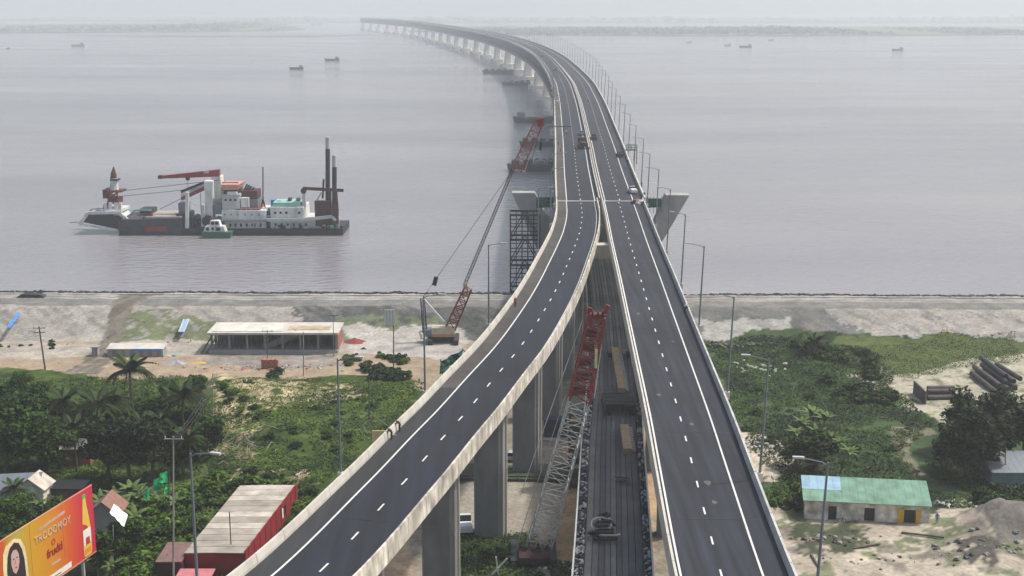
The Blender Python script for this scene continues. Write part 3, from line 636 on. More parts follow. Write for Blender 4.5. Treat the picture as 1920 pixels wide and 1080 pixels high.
for k in range(14): MB().bar((c.x+random.uniform(-1, 1), c.y+random.uniform(-1.2, 1.2), ZR+.12+.05*k), (c.x+random.uniform(-1, 1), c.y+random.uniform(-1.2, 1.2), ZR+.15+.05*k), .14).build('bar', M_WOOD, t)
c = G(1134, 1000, ZR); t = thing('cable_heap', (c.x, c.y, ZR), 'large heap of coiled black and white cable on the rail viaduct deck', 'cable heap')
def coil(mb, c, r, tilt, rad, mi, turns=1.0, sq=1):
    pts = []
    for k in range(17):
        a = turns*2*math.pi*k/16; pts.append(Vector(c)+Vector((r*math.cos(a), r*.75*math.sin(a)*sq, tilt*math.sin(a)+k*.012)))
    mb.tube(pts, rad, 7, mi)
for k, (dx, dy, dz, r, mi) in enumerate([(-.1, -2.0, .35, 1.35, 0), (.1, -1.8, .6, 1.2, 1), (-.3, -1.2, .55, 1.45, 0), (0, -.8, .85, 1.15, 1), (-.2, -.2, .5, 1.4, 0), (-.3, .1, 1.0, 1.2, 1), (.1, .7, .7, 1.1, 0), (.1, 1.2, 1.1, .85, 1), (0, 1.8, .8, .8, 0), (-.1, 1.9, 1.25, .6, 0), (.1, .2, 1.35, .75, 0), (-.2, -1.0, 1.25, .8, 0)]):
    mb = MB(); coil(mb, (c.x+dx+random.uniform(-.35, .35), c.y+dy*1.25, ZR+dz), r*random.uniform(.75, 1.05), random.uniform(-.6, .6), .13 if mi else .2, 0, random.uniform(.6, 1.3)); mb.build('coil', (M_BLACK, M_LGREY)[mi], t, smooth=True)

for k, (px, py, rr, lab) in enumerate(((1197, 588, .35, 'upper'), (1262, 640, .25, 'small upper'), (1327, 905, .4, 'middle'), (1340, 942, .3, 'lower'), (1297, 795, .3, 'left'), (1235, 740, .3, 'faint'))):
    c = G(px, py, ZD+.09); n = 9; mb = MB(); mb.prism([(c.x+rr*random.uniform(.6, 1.2)*math.cos(2*math.pi*i/n), c.y+rr*2*random.uniform(.6, 1.2)*math.sin(2*math.pi*i/n)) for i in range(n)], ZD+.074, ZD+.08, axis='z')
    mb.build('dust_mark', mat('dust_mark', (.10, .10, .10), .9, .3, 3), vR)
for pth, par in ((pR, vR), (pL, vL)):
    for y in COLY[1:]:
        mb = MB(); d = pth.dist_at_y(y); pth.sweep(mb, rect(-HW+.4, HW-.4, ZD+.06, ZD+.076), d-.06, d+.06); mb.build('deck_joint', M_BLACK, par)
# ================================================================ LAMP POSTS
lp = proto('lamp_post', 'x', 'lamp post')
HL = 13.6; MB().tube([(0, 0, -1.0), (0, 0, 6), (0, 0, HL-1)], [.15, .125, .09], 8).build('pole', M_GALV, lp)
MB().box((-.35, -.28, -1.05), (.30, .28, -.02)).build('bracket', M_PARL, lp)
MB().tube([(0, 0, HL-1.3), (-.45, 0, HL-1.02), (-2.1, 0, HL-.72)], [.07, .06, .05], 6).build('arm', M_GALV, lp)
o = MB().box((-2.9, -.16, HL-.78), (-1.95, .16, HL-.62)).build('lamp_head', M_LGREY, lp)
PLp = Placer(lp); ORD = 'first second third fourth fifth sixth seventh eighth ninth tenth eleventh twelfth thirteenth fourteenth fifteenth sixteenth seventeenth eighteenth nineteenth twentieth'.split()
for k in range(64):
    if k < 9:
        y = 103.5+k*32.3 if k < 4 else 202+(k-3)*32.5; y = (103.5, 136.0, 166.5, 203, 235, 268, 301, 333, 365)[k]
    else: y = None
    if k < 8: d = pR.dist_at_y(y); p = pR.at(d, HW+.45, ZD+.9); a = pR.ang(d)
    else: d = 23+(k-8)*32.5; p = pB.at(d, BW+.45, ZD+.9); a = pB.ang(d)
    lab = ORD[k]+' lamp post from the near end along the right-hand parapet' if k < 20 else 'distant lamp post on the right side of the bridge, faint in the haze'
    PLp.put(p, a, 1, lab, 'lamp posts along the right parapet' if k < 20 else 'far lamp posts along the right parapet', tilt=.035)
for k, y in enumerate((103.5, 134.5, 165.5, 203, 268, 301, 333)):
    d = pL.dist_at_y(y); p = pL.at(d, -HW-.45, ZD+.9); PLp.put(p, pL.ang(d)+math.pi, 1, ORD[k]+' lamp post from the near end along the left-hand parapet', 'lamp posts along the left parapet')
for k in range(24):
    d = 22+k*32.5; p = pB.at(d, -BW-.45, ZD+.9); PLp.put(p, pB.ang(d)+math.pi, 1, (ORD[k]+' lamp post beyond the joint on the left side of the bridge') if k < 20 else 'distant lamp post on the left side of the bridge, faint in the haze', 'lamp posts along the left side of the bridge')

# ================================================================ PEOPLE
def person_mesh(pose):
    if pose == 'stand': J = [(0, 0, .95), (0, 0, 1.2), (0, 0, 1.45), (0, 0, 1.62), (0, .02, 1.74), (.1, 0, .9), (.12, .02, .5), (.12, 0, .06), (.12, .14, .04), (-.1, 0, .9), (-.13, .02, .5), (-.14, 0, .06), (-.14, .14, .04), (.2, 0, 1.42), (.27, -.02, 1.14), (.25, .1, .9), (-.2, 0, 1.42), (-.28, -.02, 1.14), (-.24, .12, .92)]
    elif pose == 'bend': J = [(0, 0, .92), (0, .15, 1.12), (0, .36, 1.25), (0, .5, 1.28), (0, .6, 1.34), (.1, 0, .88), (.12, .05, .48), (.12, 0, .06), (.12, .14, .04), (-.1, 0, .88), (-.13, .05, .48), (-.14, -.05, .06), (-.14, .1, .04), (.2, .34, 1.2), (.25, .45, .95), (.2, .6, .78), (-.2, .34, 1.2), (-.26, .45, .95), (-.2, .6, .8)]
    else: J = [(0, 0, .12), (0, -.03, .38), (0, 0, .62), (0, .03, .78), (0, .06, .9), (.1, .05, .12), (.14, .42, .14), (.14, .5, -.3), (.14, .6, -.34), (-.1, .05, .12), (-.14, .42, .14), (-.14, .5, -.3), (-.14, .6, -.34), (.2, 0, .6), (.27, .1, .35), (.2, .32, .22), (-.2, 0, .6), (-.27, .1, .35), (-.2, .32, .22)]
    Rd = [.15, .15, .16, .06, .11, .1, .07, .045, .04, .1, .07, .045, .04, .07, .05, .035, .07, .05, .035]
    Ed = [(0, 1), (1, 2), (2, 3), (3, 4), (0, 5), (5, 6), (6, 7), (7, 8), (0, 9), (9, 10), (10, 11), (11, 12), (2, 13), (13, 14), (14, 15), (2, 16), (16, 17), (17, 18)]
    me = bpy.data.meshes.new('person'); me.from_pydata(J, Ed, []); o = bpy.data.objects.new('person', me); COL.objects.link(o)
    sk = o.modifiers.new('skin', 'SKIN'); o.modifiers.new('sub', 'SUBSURF').levels = 1
    lay = me.skin_vertices[0] if len(me.skin_vertices) else None
    if lay:
        for i, r in enumerate(Rd): lay.data[i].radius = (r, r)
        lay.data[0].use_root = True
    dg = bpy.context.evaluated_depsgraph_get(); m2 = bpy.data.meshes.new_from_object(o.evaluated_get(dg)); bpy.data.objects.remove(o); m2.name = 'person'
    return m2
PM = {}
def person(loc, rz, pose, shirt, trousers, label, helmet=None, group=None):
    key = (pose, shirt.name, trousers.name, helmet.name if helmet else 0)
    if key not in PM:
        base = PM.get(pose) or person_mesh(pose); PM[pose] = base; m = base.copy(); m.materials.clear()
        for q in (trousers, shirt, helmet or M_SKIN, M_SKIN): m.materials.append(q)
        hipz = {'stand': .98, 'bend': .95, 'sit': .2}[pose]; 
        for p in m.polygons:
            z, y = p.center.z, p.center.y; hz = {'stand': 1.56, 'bend': 9, 'sit': .74}[pose]
            head = z > hz if pose != 'bend' else y > .45 and z > 1.2
            p.material_index = 2 if head else (1 if z > hipz else 0); p.use_smooth = True
        PM[key] = m
    o = bpy.data.objects.new('person', PM[key]); COL.objects.link(o); o.location = loc; o.rotation_euler = (0, 0, rz)
    return tag(o, label, 'person', group)
M_SH1 = mat('shirt_dark', (.02, .02, .025), .8, .1, 1); M_SH2 = mat('shirt_white', (.6, .6, .58), .8, .1, 1); M_SH3 = mat('shirt_red', (.35, .06, .05), .8, .1, 1); M_SH4 = mat('shirt_blue', (.12, .22, .40), .8, .1, 1); M_VEST = mat('vest_orange', (.6, .22, .05), .8, .1, 1)
def on_deck(px, py, z=ZD+.07):
    dz = 0
    for _ in range(60): p = G(px, py, z+dz); dz = .5*dz+.5*float(np.interp(p.y, *ZK))
    return p
for px, py, lab in ((737, 800, 'person in dark clothes leaning over the left parapet, the farther of two'), (722, 815, 'person in dark clothes leaning over the left parapet beside the yellow board')):
    d = pL.dist_at_y(G(px, py, ZD+1).y); p = pL.at(d, -HW+.75, ZD+.07); person(p, pL.ang(d)+R(80), 'bend', M_SH1, M_SH1, lab)
p = on_deck(966, 576); person(p, 2.5, 'stand', M_SH3, M_SH1, 'person in red top standing on the left viaduct shoulder')
d = pR.dist_at_y(G(1292, 574, ZD+1).y)
person(pR.at(d, HW-.7, ZD+.07), pR.ang(d)-R(90), 'bend', M_SH2, M_SH1, 'person in white shirt bending over the right parapet')
person(pR.at(d-1.6, HW-.72, ZD+.07), pR.ang(d)-R(80), 'bend', M_SH1, M_SH1, 'person in black bending over the right parapet, nearer one')
for px, py, po, sh, lab in ((1203, 352, 'stand', M_SH1, 'person in black at the right parapet behind the white pickup'), (1208, 372, 'stand', M_SH1, 'person in black standing right of the tarpaulin heap'), (1183, 384, 'bend', M_SH2, 'person in white bending at the road joint'),
        (1051, 285, 'stand', M_SH3, 'person in red walking on the left shoulder of the bridge'), (1047, 272, 'stand', M_SH4, 'person in blue on the left shoulder of the bridge'),
        (1080, 284, 'stand', M_VEST, 'worker in orange left of the parked truck'), (1104, 285, 'stand', M_SH3, 'worker in red right of the parked truck'), (1107, 272, 'stand', M_VEST, 'worker in orange at the median beside the truck'),
        (1157, 297, 'stand', M_SH1, 'person in black beside the dark utility cart'), (1176, 305, 'stand', M_SH2, 'person in white at the right parapet beyond the joint'), (1062, 252, 'stand', M_SH2, 'person in white on the bridge near the left edge line'), (1075, 322, 'stand', M_SH1, 'lone person in black on the left carriageway of the bridge')):
    if px == 1075: continue
    person(on_deck(px, py), random.uniform(0, 6), po, sh, M_SH1, lab)

# ================================================================ VEHICLES ON THE BRIDGE
def vehicle(name, loc, rz, label, cat, L, Wd, H, bodym, cabm=None, kind='car'):
    t = thing(name, loc, label, cat, rz=rz if rz else 1e-6); hw = Wd/2; ORG[t.name] = Vector((0, 0, 0))
    if kind == 'car':
        MB().prism([(-L/2, .35), (L/2, .35), (L/2, .8), (L/2-.9, .95), (-L/2+.3, .98), (-L/2, .85)], -hw, hw, axis='x').build('body', bodym, t)
        MB().prism([(-L/2+.35, .985), (L/2-1.2, .96), (L/2-1.9, H), (-L/2+.9, H)], -hw+.1, hw-.1, axis='x').build('cabin', M_GLASS, t)
        MB().box((-hw+.18, -L/2+.95, H+.002), (hw-.18, L/2-1.95, H+.05)).build('roof', bodym, t)
    elif kind == 'pickup':
        MB().prism([(-L/2, .4), (L/2, .4), (L/2, .95), (L/2-1.1, 1.05), (-L/2, 1.0)], -hw, hw, axis='x').build('body', bodym, t)
        MB().prism([(-.2, 1.06), (L/2-1.15, 1.06), (L/2-1.7, H), (.1, H)], -hw+.08, hw-.08, axis='x').build('cabin', M_GLASS, t)
        MB().box((-hw+.1, .12, H+.002), (hw-.1, L/2-1.7, H+.07)).build('roof', bodym, t)
        MB().box((-hw+.1, -L/2+.1, 1.003), (hw-.1, -.4, 1.3)).build('load', M_WCLOTH if bodym is M_WHITE else M_DGREY, t)
    else:
        MB().box((-hw, -L/2, .8), (hw, L/2-1.9, .95)).build('chassis', M_BLACK, t)
        MB().box((-hw, -L/2, .953), (-hw+.1, L/2-2, 2.0)).box((hw-.1, -L/2, .953), (hw, L/2-2, 2.0)).box((-hw+.1, -L/2, .953), (hw-.1, -L/2+.1, 2.0)).box((-hw+.1, L/2-2.1, .953), (hw-.1, L/2-2, 2.3)).build('load_bed', bodym, t)
        MB().prism([(L/2-1.9, .6), (L/2, .6), (L/2, 1.6), (L/2-.35, H), (L/2-1.9, H)], -hw+.05, hw-.05, axis='x').build('cab', cabm or bodym, t)
        MB().box((-hw+.2, L/2+.002, 1.35), (hw-.2, L/2+.02, 1.9)).build('windscreen', M_GLASS, t)
        mb = MB(); [mb.ball((random.uniform(-.7, .7), random.uniform(-L/2+.6, L/2-2.6), 1.7), .6, jit=.2) for _ in range(7)]; mb.build('load', M_DGREY, t)
    for sx in (-1, 1):
        for yy in (-L/2+.85, L/2-.85): 
            r = .36 if kind != 'truck' else .5
            o = MB().tube([(sx*(hw-.22), yy, r+.01), (sx*(hw+.02), yy, r+.01)], r, 12).build('wheel', M_BLACK, t)
    return t
vehicle('pickup_truck', on_deck(1186, 362), .15, 'white pickup with a covered load parked by the road joint', 'pickup', 4.6, 1.75, 1.75, M_WHITE, kind='pickup')
c = on_deck(1200, 383); t = thing('tarpaulin_heap', c, 'heap of pale pinkish tarpaulins beside the right parapet at the joint', 'tarpaulins'); mb = MB()
mP = mat('tarpaulin_pink', (.36, .28, .27), .8, .3, 1.2)
for k in range(9): MB().ball((c.x+random.uniform(-1.3, 1.3), c.y+random.uniform(-2, 2.5), ZD+.35), random.uniform(.6, 1.15), jit=.25, sq=(1.2, 1.1, .75)).build('bundle', (mP, M_LGREY, M_DGREY)[k % 3], t, smooth=True)
vehicle('flatbed_truck', on_deck(1092, 277), 0.03, 'dark truck with red tailgate standing on the left carriageway', 'truck', 7.5, 2.9, 3.3, mat('truck_red', (.05, .03, .035), .6, .2, 1), M_DGREY, 'truck')
vehicle('van', on_deck(1090, 253), .05, 'grey car standing ahead of the dark truck', 'car', 4.4, 1.8, 1.6, M_GALV)
vehicle('utility_cart', on_deck(1113, 262), .1, 'small dark blue cart right of the median', 'cart', 3.8, 1.9, 1.9, mat('cart_blue', (.02, .05, .08), .6, .2, 1), kind='pickup')
vehicle('utility_cart', on_deck(1162, 294), .1, 'dark cart by the right shoulder next to the green side platform', 'cart', 4.2, 1.8, 1.6, M_DGREY, kind='pickup')
for px, py, m_, lab in ((1041, 133, M_DGREY, 'tiny dark car on the left lanes far along the bridge'), (1016, 107, M_DGREY, 'farther tiny dark car by the median where the bridge bends'), (974, 78, M_WHITE, 'tiny white van on the far bend of the bridge'), (992, 77, M_DGREY, 'tiny dark car right of the white van on the far bend'), (950, 64, M_BLACK, 'tiny black car on the most distant bend of the bridge')):
    vehicle('car', on_deck(px, py), .1, lab, 'car', 4.6, 2.0, 2.4 if m_ is M_WHITE else 1.6, m_)
# motorbike with rider
c = on_deck(1103, 191); t = thing('motorbike', c, 'motorbike with rider coming along the right carriageway', 'motorbike')
for dy in (-.7, .7): MB().tube([(c.x-.06, c.y+dy, c.z+.32), (c.x+.06, c.y+dy, c.z+.32)], .32, 12).build('wheel', M_BLACK, t)
MB().bar((c.x, c.y-.6, c.z+.65), (c.x, c.y+.4, c.z+.75), .3, .35).bar((c.x, c.y+.4, c.z+.8), (c.x, c.y+.7, c.z+.35), .08).bar((c.x-.35, c.y+.4, c.z+1), (c.x+.35, c.y+.4, c.z+1), .05).build('frame', M_DGREY, t)
person((c.x, c.y-.2, c.z+.75), 0, 'sit', M_SH2, M_SH1, 'rider in white shirt seated on the motorbike')
# green inspection platform over the right edge
p = PY(1176, 300, 430); d = pB.dist_at_y(437); q = pB.at(d, BW, ZD)
t = thing('side_platform', (q.x, q.y, q.z), 'green railed work platform hung over the right edge of the bridge', 'work platform')
mb = MB(); x0, y0 = q.x+.1, q.y
for dx in (0, 1.5, 3.4):
    for dy in (-1.2, 1.2): mb.bar((x0+dx, y0+dy, q.z+1.2), (x0+dx, y0+dy, q.z+2.8), .12)
for z in (q.z+1.25, q.z+2.0, q.z+2.8): mb.bar((x0, y0-1.2, z), (x0+3.4, y0-1.2, z), .14).bar((x0, y0+1.2, z), (x0+3.4, y0+1.2, z), .14)
mb.build('railing', M_NET, t); MB().box((x0-.4, y0-1.3, q.z+1.12), (x0+3.5, y0+1.3, q.z+1.2)).build('floor', M_NET, t)
MB().bar((x0+3.3, y0-1.2, q.z+1.1), (x0+3.3, y0-1.2, q.z-3.4), .25).bar((x0+2.4, y0-1.2, q.z-3.4), (x0+2.4, y0-1.2, q.z+1.1), .15).build('ladder', M_DGREY, t)
# little boom barrier and scaffold frame on left edge
d = pB.dist_at_y(500); q = pB.at(d, -BW, ZD+1.1)
tag(MB().bar((q.x-3, q.y, q.z+.6), (q.x+6.5, q.y, q.z+.7), .3).bar((q.x+3.2, q.y, q.z-1.05), (q.x+3.2, q.y, q.z+.6), .3).build('barrier_beam', M_DGREY), 'dark horizontal beam laid across the left edge of the bridge', 'beam')
q = pB.at(pB.dist_at_y(590), -BW+.8, ZD); t = thing('scaffold_frame', (q.x, q.y, q.z), 'thin scaffold frame at the left edge of the bridge', 'scaffold'); mb = MB()
for dx in (0, 1.6):
    for k in range(3): mb.bar((q.x+dx, q.y+k*3, q.z+.07), (q.x+dx, q.y+k*3, q.z+2.6), .14)
mb.build('upright', M_LGREY, t); MB().bar((q.x, q.y, q.z+2.6), (q.x+1.6, q.y+6, q.z+2.6), .14).bar((q.x, q.y, q.z+1.4), (q.x, q.y+6, q.z+1.4), .14).build('rail', M_LGREY, t)
p = pL.at(pL.dist_at_y(180), -HW-.4, ZD); 
c = PY(846, 684, 180); t = thing('net_screen', (c.x, c.y, c.z), 'dark green net hanging outside the left parapet', 'net')
sheet(MB(), (PY(825, 678, 183), PY(868, 655, 187), PY(866, 672, 187), PY(825, 702, 183)), .35, 8, 4, seed=3).build('net', M_NET, t)
p0, p1 = PY(826, 690, 183), PY(866, 662, 187); MB().bar(p0+Vector((0, .3, 1.2)), p0+Vector((.5, .3, -3)), .12).bar(p1+Vector((0, .3, .6)), p1+Vector((1.6, .3, -1.0)), .12).build('support', M_DGREY, t)
c = PY(712, 815, 150); tag(MB().box((c.x-.9, c.y-.08, c.z-1.2), (c.x+.7, c.y+.06, c.z+.5)).bar((c.x+.6, c.y+.1, c.z), (c.x+1.9, c.y+.3, c.z-.1), .1).build('notice_board', mat('board_yellow', (.62, .50, .26), .7, .1, 1)), 'small yellow board fixed outside the left parapet', 'board')

# ================================================================ CRANES
# far left crawler crane
Yc = 287.0
def C1(px, py, dy=0): return PY(px, py, Yc+dy)
base = C1(828, 646); t = thing('crawler_crane', (base.x, Yc, gz(base.x, Yc)), 'cream crawler crane with a tall thin red and grey boom on the left bank', 'crane')
g0 = gz(base.x, Yc)
for px in (808, 856):
    p = C1(px, 640); MB().prism([(Yc-3.2, g0+.25), (Yc-2.8, g0), (Yc+2.8, g0), (Yc+3.2, g0+.25), (Yc+3.2, g0+1.0), (Yc+2.8, g0+1.3), (Yc-2.8, g0+1.3), (Yc-3.2, g0+1.0)], p.x-.5, p.x+.5, axis='x').build('track', M_DGREY, t)
a, b = C1(800, 640), C1(858, 632); MB().box((C1(812, 640).x, Yc-1.2, g0+.5), (C1(852, 640).x, Yc+1.2, g0+1.4)).build('undercarriage', M_BLACK, t)
a, b = C1(809, 631, -2), C1(852, 619, -2)
MB().box((a.x, Yc-1.7, g0+1.5), (b.x, Yc+1.7, g0+2.1)).build('turntable_deck', mat('crane_orange', (.42, .22, .12), .6, .1, 1), t)
MB().box((a.x, Yc-1.6, g0+2.103), (b.x, Yc+1.6, g0+3.5)).build('machine_house', mat('crane_cream', (.50, .45, .34), .6, .15, 1), t)
MB().box((C1(797, 632).x, Yc-1.5, g0+1.5), (a.x-.01, Yc+1.5, g0+3.0)).build('counterweight', M_GALV, t)
MB().bar(C1(786, 622), C1(790, 632), .35).bar(C1(786, 622), C1(797, 620), .3).bar(C1(788, 634), C1(798, 636), .3).build('handrail', M_WHITE, t)
MB().lattice(C1(797, 624), C1(792, 560), .9, .8, 8, .16).build('rear_mast', M_DGREY, t)
MB().bar(C1(793, 560), C1(840, 612), .45).build('back_strut', M_WHITE, t)
MB().lattice(C1(845, 614, -.3), C1(878, 540, -.3), 2.2, 1.6, 6, .26, .16).build('boom_foot', M_RED, t)
MB().lattice(C1(874, 556, -.3), C1(872, 530, -.3), 1.2, .6, 3, .2).bar(C1(872, 532), C1(886, 548), .25).build('boom_knuckle', mat('crane_pinkwhite', (.5, .36, .33), .6, .1, 1), t)
MB().lattice(C1(872, 532), C1(963, 314), .62, .55, 34, .12, .07).build('boom_middle', M_DGREY, t)
MB().lattice(C1(968, 318), C1(1012, 226), 2.2, 1.7, 9, .17, .10).build('boom_head', mat('faded_red', (.30, .055, .04), .6, .3, 1.2), t)
MB().bar(C1(984, 320), C1(1014, 232), .16).bar(C1(960, 318), C1(985, 322), .4).build('head_stay', mat('crane_pale', (.55, .46, .40), .6, .1, 1), t)
MB().tube([C1(1014, 232, -.3), C1(1014, 232, .3)], .75, 12).bar(C1(1004, 226), C1(1021, 224), .5).build('head_sheave', M_RED, t)
MB().tube([C1(1015, 232), C1(1014, 268)], .06, 5).tube([C1(992, 318), C1(1014, 240)], .06, 5).build('hoist_rope', M_DGREY, t)
MB().bar(C1(1014, 266), C1(1013, 282), .5, .5).build('hook_block', M_BLACK, t)
mb = MB(); 
for dy in (-.5, .5): mb.tube([C1(960, 320, dy), C1(815, 526, dy*3)], .05, 4).tube([C1(815, 526, dy*3), C1(792, 560, dy)], .04, 4)
mb.build('stay_rope', M_DGREY, t); MB().bar(C1(812, 526), C1(820, 528), .35, 2).build('stay_block', M_DGREY, t)

# near crane with broad lattice boom
Yn = 171.0
def C2(px, py, dy=0): return PY(px, py, Yn+dy)
bb = C2(1000, 1062); g0 = gz(bb.x, Yn)
t = thing('boom_crane', (bb.x, Yn, g0), 'large crane with a leaning lattice boom, white below and red above, between the viaducts', 'crane')
p0, p1, p2 = C2(1003, 1052), C2(1086, 752), C2(1119, 592)
M_BW = mat('boom_white', (.46, .48, .47), .6, .15, 1)
MB().lattice(p0, p1, 3.3, 2.7, 15, .17, .085, 2.4, 2.2).build('lower_boom', M_BW, t)
MB().lattice(p1+(p2-p1)*.01, p2, 2.75, 2.1, 10, .26, .14, 2.2, 1.9).build('upper_boom', M_RED, t)
for k in range(5): c = p1.lerp(p2, .08+k*.17); MB().box((c.x-1.1, c.y-.2, c.z), (c.x+.6, c.y+.7, c.z+1.0)).build('boom_platform', M_REDD, t)
MB().box((p2.x-1.3, p2.y-.9, p2.z-.3), (p2.x+1.2, p2.y+.9, p2.z+.3)).bar((p2.x-1.2, p2.y, p2.z+.3), (p2.x-.9, p2.y, p2.z+1.1), .5).bar((p2.x+.9, p2.y, p2.z+.2), (p2.x+1.5, p2.y, p2.z+1.4), .55).build('boom_head', M_RED, t)
for dx in (-.7, .0, .6): MB().tube([(p2.x+dx, p2.y-.7, p2.z+.5), (p2.x+dx+.2, p2.y-.7, p2.z+.5)], .55, 12).build('sheave', M_BLACK, t)
mb = MB(); mb.tube([C2(1060, 742, -1), C2(960, 1052, -2)], .045, 4).tube([C2(1092, 600, -1), C2(975, 930, -6)], .045, 4).tube([p2+Vector((1, -1, 0)), C2(1114, 745, -1)], .07, 5); mb.build('rope', M_LGREY, t)
MB().bar(C2(1118, 655, -1), C2(1117, 690, -1), .35).build('hanging_lamp_tube', mat('yellow_green_paint', (.55, .6, .3), .6, .1, 1), t)
MB().box((bb.x-2.0, Yn-5.5, g0+.6), (bb.x+2.2, Yn-1.8, g0+1.5)).build('machine_deck', mat('old_maroon', (.035, .010, .012), .8, .4, 1), t)
for k in range(7): MB().box((bb.x-2.0+k*.6, Yn-2.4-k%2*.8, g0+1.5), (bb.x-1.6+k*.6, Yn-1.9, g0+1.9+.3*(k%3))).build('engine_part', (M_REDD, M_DGREY, M_GALV)[k % 3], t)
for sx in (-1, 1): MB().prism([(Yn-5, g0+.3), (Yn-4.6, g0), (Yn+2, g0), (Yn+2.4, g0+.3), (Yn+2.4, g0+.9), (Yn-5, g0+.9)], bb.x+sx*2.6-.5, bb.x+sx*2.6+.5, axis='x').build('track', M_DGREY, t)
# pipe rack tower beside the rail viaduct
a, b = G(1068, 918), G(1092, 918); t = thing('steel_rack', (a.x, a.y, gz(a.x, a.y)), 'black steel rack tower standing beside the rail viaduct', 'rack')
zt = PY(1080, 770, a.y+1).z; g = gz(a.x, a.y)
for x in (a.x, b.x):
    for dy in (0, 2.2): MB().bar((x, a.y+dy, g-.2), (x, a.y+dy, zt), .28).build('post', M_BLACK, t)
z = g+.4
while z < zt: MB().box((a.x-.1, a.y-.1, z), (b.x+.1, a.y+2.3, z+.3)).build('shelf_frame', M_BLACK, t); z += 1.9
mb = MB(); z = g+.75
while z < zt-1.5: mb.box((a.x+.35, a.y+.3, z), (b.x-.4, a.y+1.8, z+.9)); z += 3.8
mb.build('stored_plates', M_WOOD, t)
a = G(1020, 822); t = thing('shipping_container', (a.x, a.y, gz(a.x, a.y)), 'dark blue container behind the near crane boom', 'container'); p1 = PY(1063, 788, a.y)
MB().box((a.x, a.y, a.z), (p1.x, a.y+2.6, p1.z)).build('body', mat('container_navy', (.012, .02, .05), .6, .1, 1), t)
mb = MB(); [mb.box((a.x+k*.42+.1, a.y-.05, a.z+.15), (a.x+k*.42+.3, a.y-.003, p1.z-.1)) for k in range(int((p1.x-a.x)/.42))]; mb.build('wall_rib', mat('container_navy2', (.02, .03, .06), .6, .1, 1), t)
MB().box((a.x-.1, a.y-1.6, a.z-.1), (p1.x+.1, a.y-.2, a.z+.25)).build('loading_step', M_CONC, t)
# fence and kerb across the lot
a, b = G(855, 902), G(1108, 906); t = thing('site_fence', (a.x, a.y, gz(a.x, a.y)), 'low dark rail fence crossing the ground below the viaducts', 'fence')
MB().bar(a+Vector((0, 0, .9)), b+Vector((0, 0, .9)), .12, .2).bar(a+Vector((0, 0, .3)), b+Vector((0, 0, .3)), .2, .4).build('rail', M_DGREY, t)
for k in range(12): q = a.lerp(b, k/11); MB().bar(q+Vector((0, .1, -.2)), q+Vector((0, .1, 1.1)), .12).build('post', M_DGREY, t)
# wooden cross
a = G(935, 1078); t = thing('cross_marker', (a.x, a.y, gz(a.x, a.y)), 'pale X of two crossed bars standing in grass near the column foot', 'marker'); z0 = gz(a.x, a.y)
MB().bar(PY(930, 1044, a.y), PY(935, 1085, a.y), .18).build('bar', M_WHITE, t); MB().bar(PY(951, 1047, a.y-.2), PY(922, 1078, a.y-.2), .18).build('bar', M_WHITE, t)
# white van between columns
a = G(872, 992); v = vehicle('van', (a.x, a.y, gz(a.x, a.y)+.05), .1, 'white van parked behind the near column under the left viaduct', 'van', 4.8, 1.9, 2.0, M_WHITE, kind='pickup')
a = G(955, 862); v = vehicle('car', (a.x, a.y, gz(a.x, a.y)+.05), 1.4, 'silver car parked between two viaduct columns', 'car', 4.3, 1.75, 1.5, M_LGREY)
# boulders and sacks
def heap(name, cpx, cpy, n, spread, rmin, rmax, mats, label, cat, sq=(1, 1, .7), group=None):
    c = G(cpx, cpy); t = thing(name, (c.x, c.y, gz(c.x, c.y)), label, cat, group)
    for k in range(n):
        x = c.x+random.gauss(0, spread[0]); y = c.y+random.gauss(0, spread[1]); r = random.uniform(rmin, rmax)
        MB().ball((x, y, gz(x, y)+r*.3), r, seg=7, rings=4, jit=.22, sq=(sq[0]*random.uniform(.8, 1.4), sq[1], sq[2])).build('lump', mats[k % len(mats)], t)
heap('rubble_heap', 1066, 1062, 26, (2.0, .7), .12, .38, [M_WHITE, M_CONC, M_CONCD], 'scatter of pale stones on sand by the crane foot', 'rubble')
heap('rubble_heap', 1420, 842, 34, (2.0, 2.4), .12, .5, [M_CONCL, M_CONC, M_CONCD], 'pale broken concrete heaped beside the right viaduct', 'rubble')
heap('rubble_heap', 1790, 948, 34, (2.2, 1.2), .12, .45, [M_WHITE, M_CONC, M_WOOD], 'white and grey debris right of the green-roofed building', 'rubble')
heap('rubble_heap', 1430, 690, 30, (2.6, 3.0), .15, .5, [M_CONCL, M_CONC], 'pale stones among weeds right of the viaduct', 'rubble')
heap('rubble_heap', 1560, 1008, 30, (3.0, 1.2), .12, .45, [M_WOOD, M_CONC, M_DGREY, M_TILE], 'dark mixed rubbish in front of the green-roofed building', 'rubbish')
heap('rubble_heap', 520, 690, 60, (9, 1.2), .1, .35, [M_CONC, M_CONCL, M_BRICK], 'loose rubble along the front of the unfinished building', 'rubble')
heap('dark_rock_row', 1380, 648, 34, (6, .8), .3, .8, [M_DGREY, M_WOOD], 'row of dark rocks at the foot of the embankment right of the viaduct', 'rocks')
heap('rubble_heap', 1860, 1040, 46, (4.5, 1.6), .12, .5, [M_WOOD, M_CONCD, M_DGREY], 'dark clods and rubble over the soil mound at lower right', 'rubble')
heap('rubble_heap', 1650, 1050, 40, (7, 1.5), .08, .26, [M_WOOD, M_CONC, M_CONCL], 'scattered small stones across the bare yard', 'stones')
heap('rubble_heap', 300, 640, 30, (14, 4), .08, .22, [M_WOOD, M_CONC, M_DGREY], 'small stones scattered on the pale ground behind the long shed', 'stones')
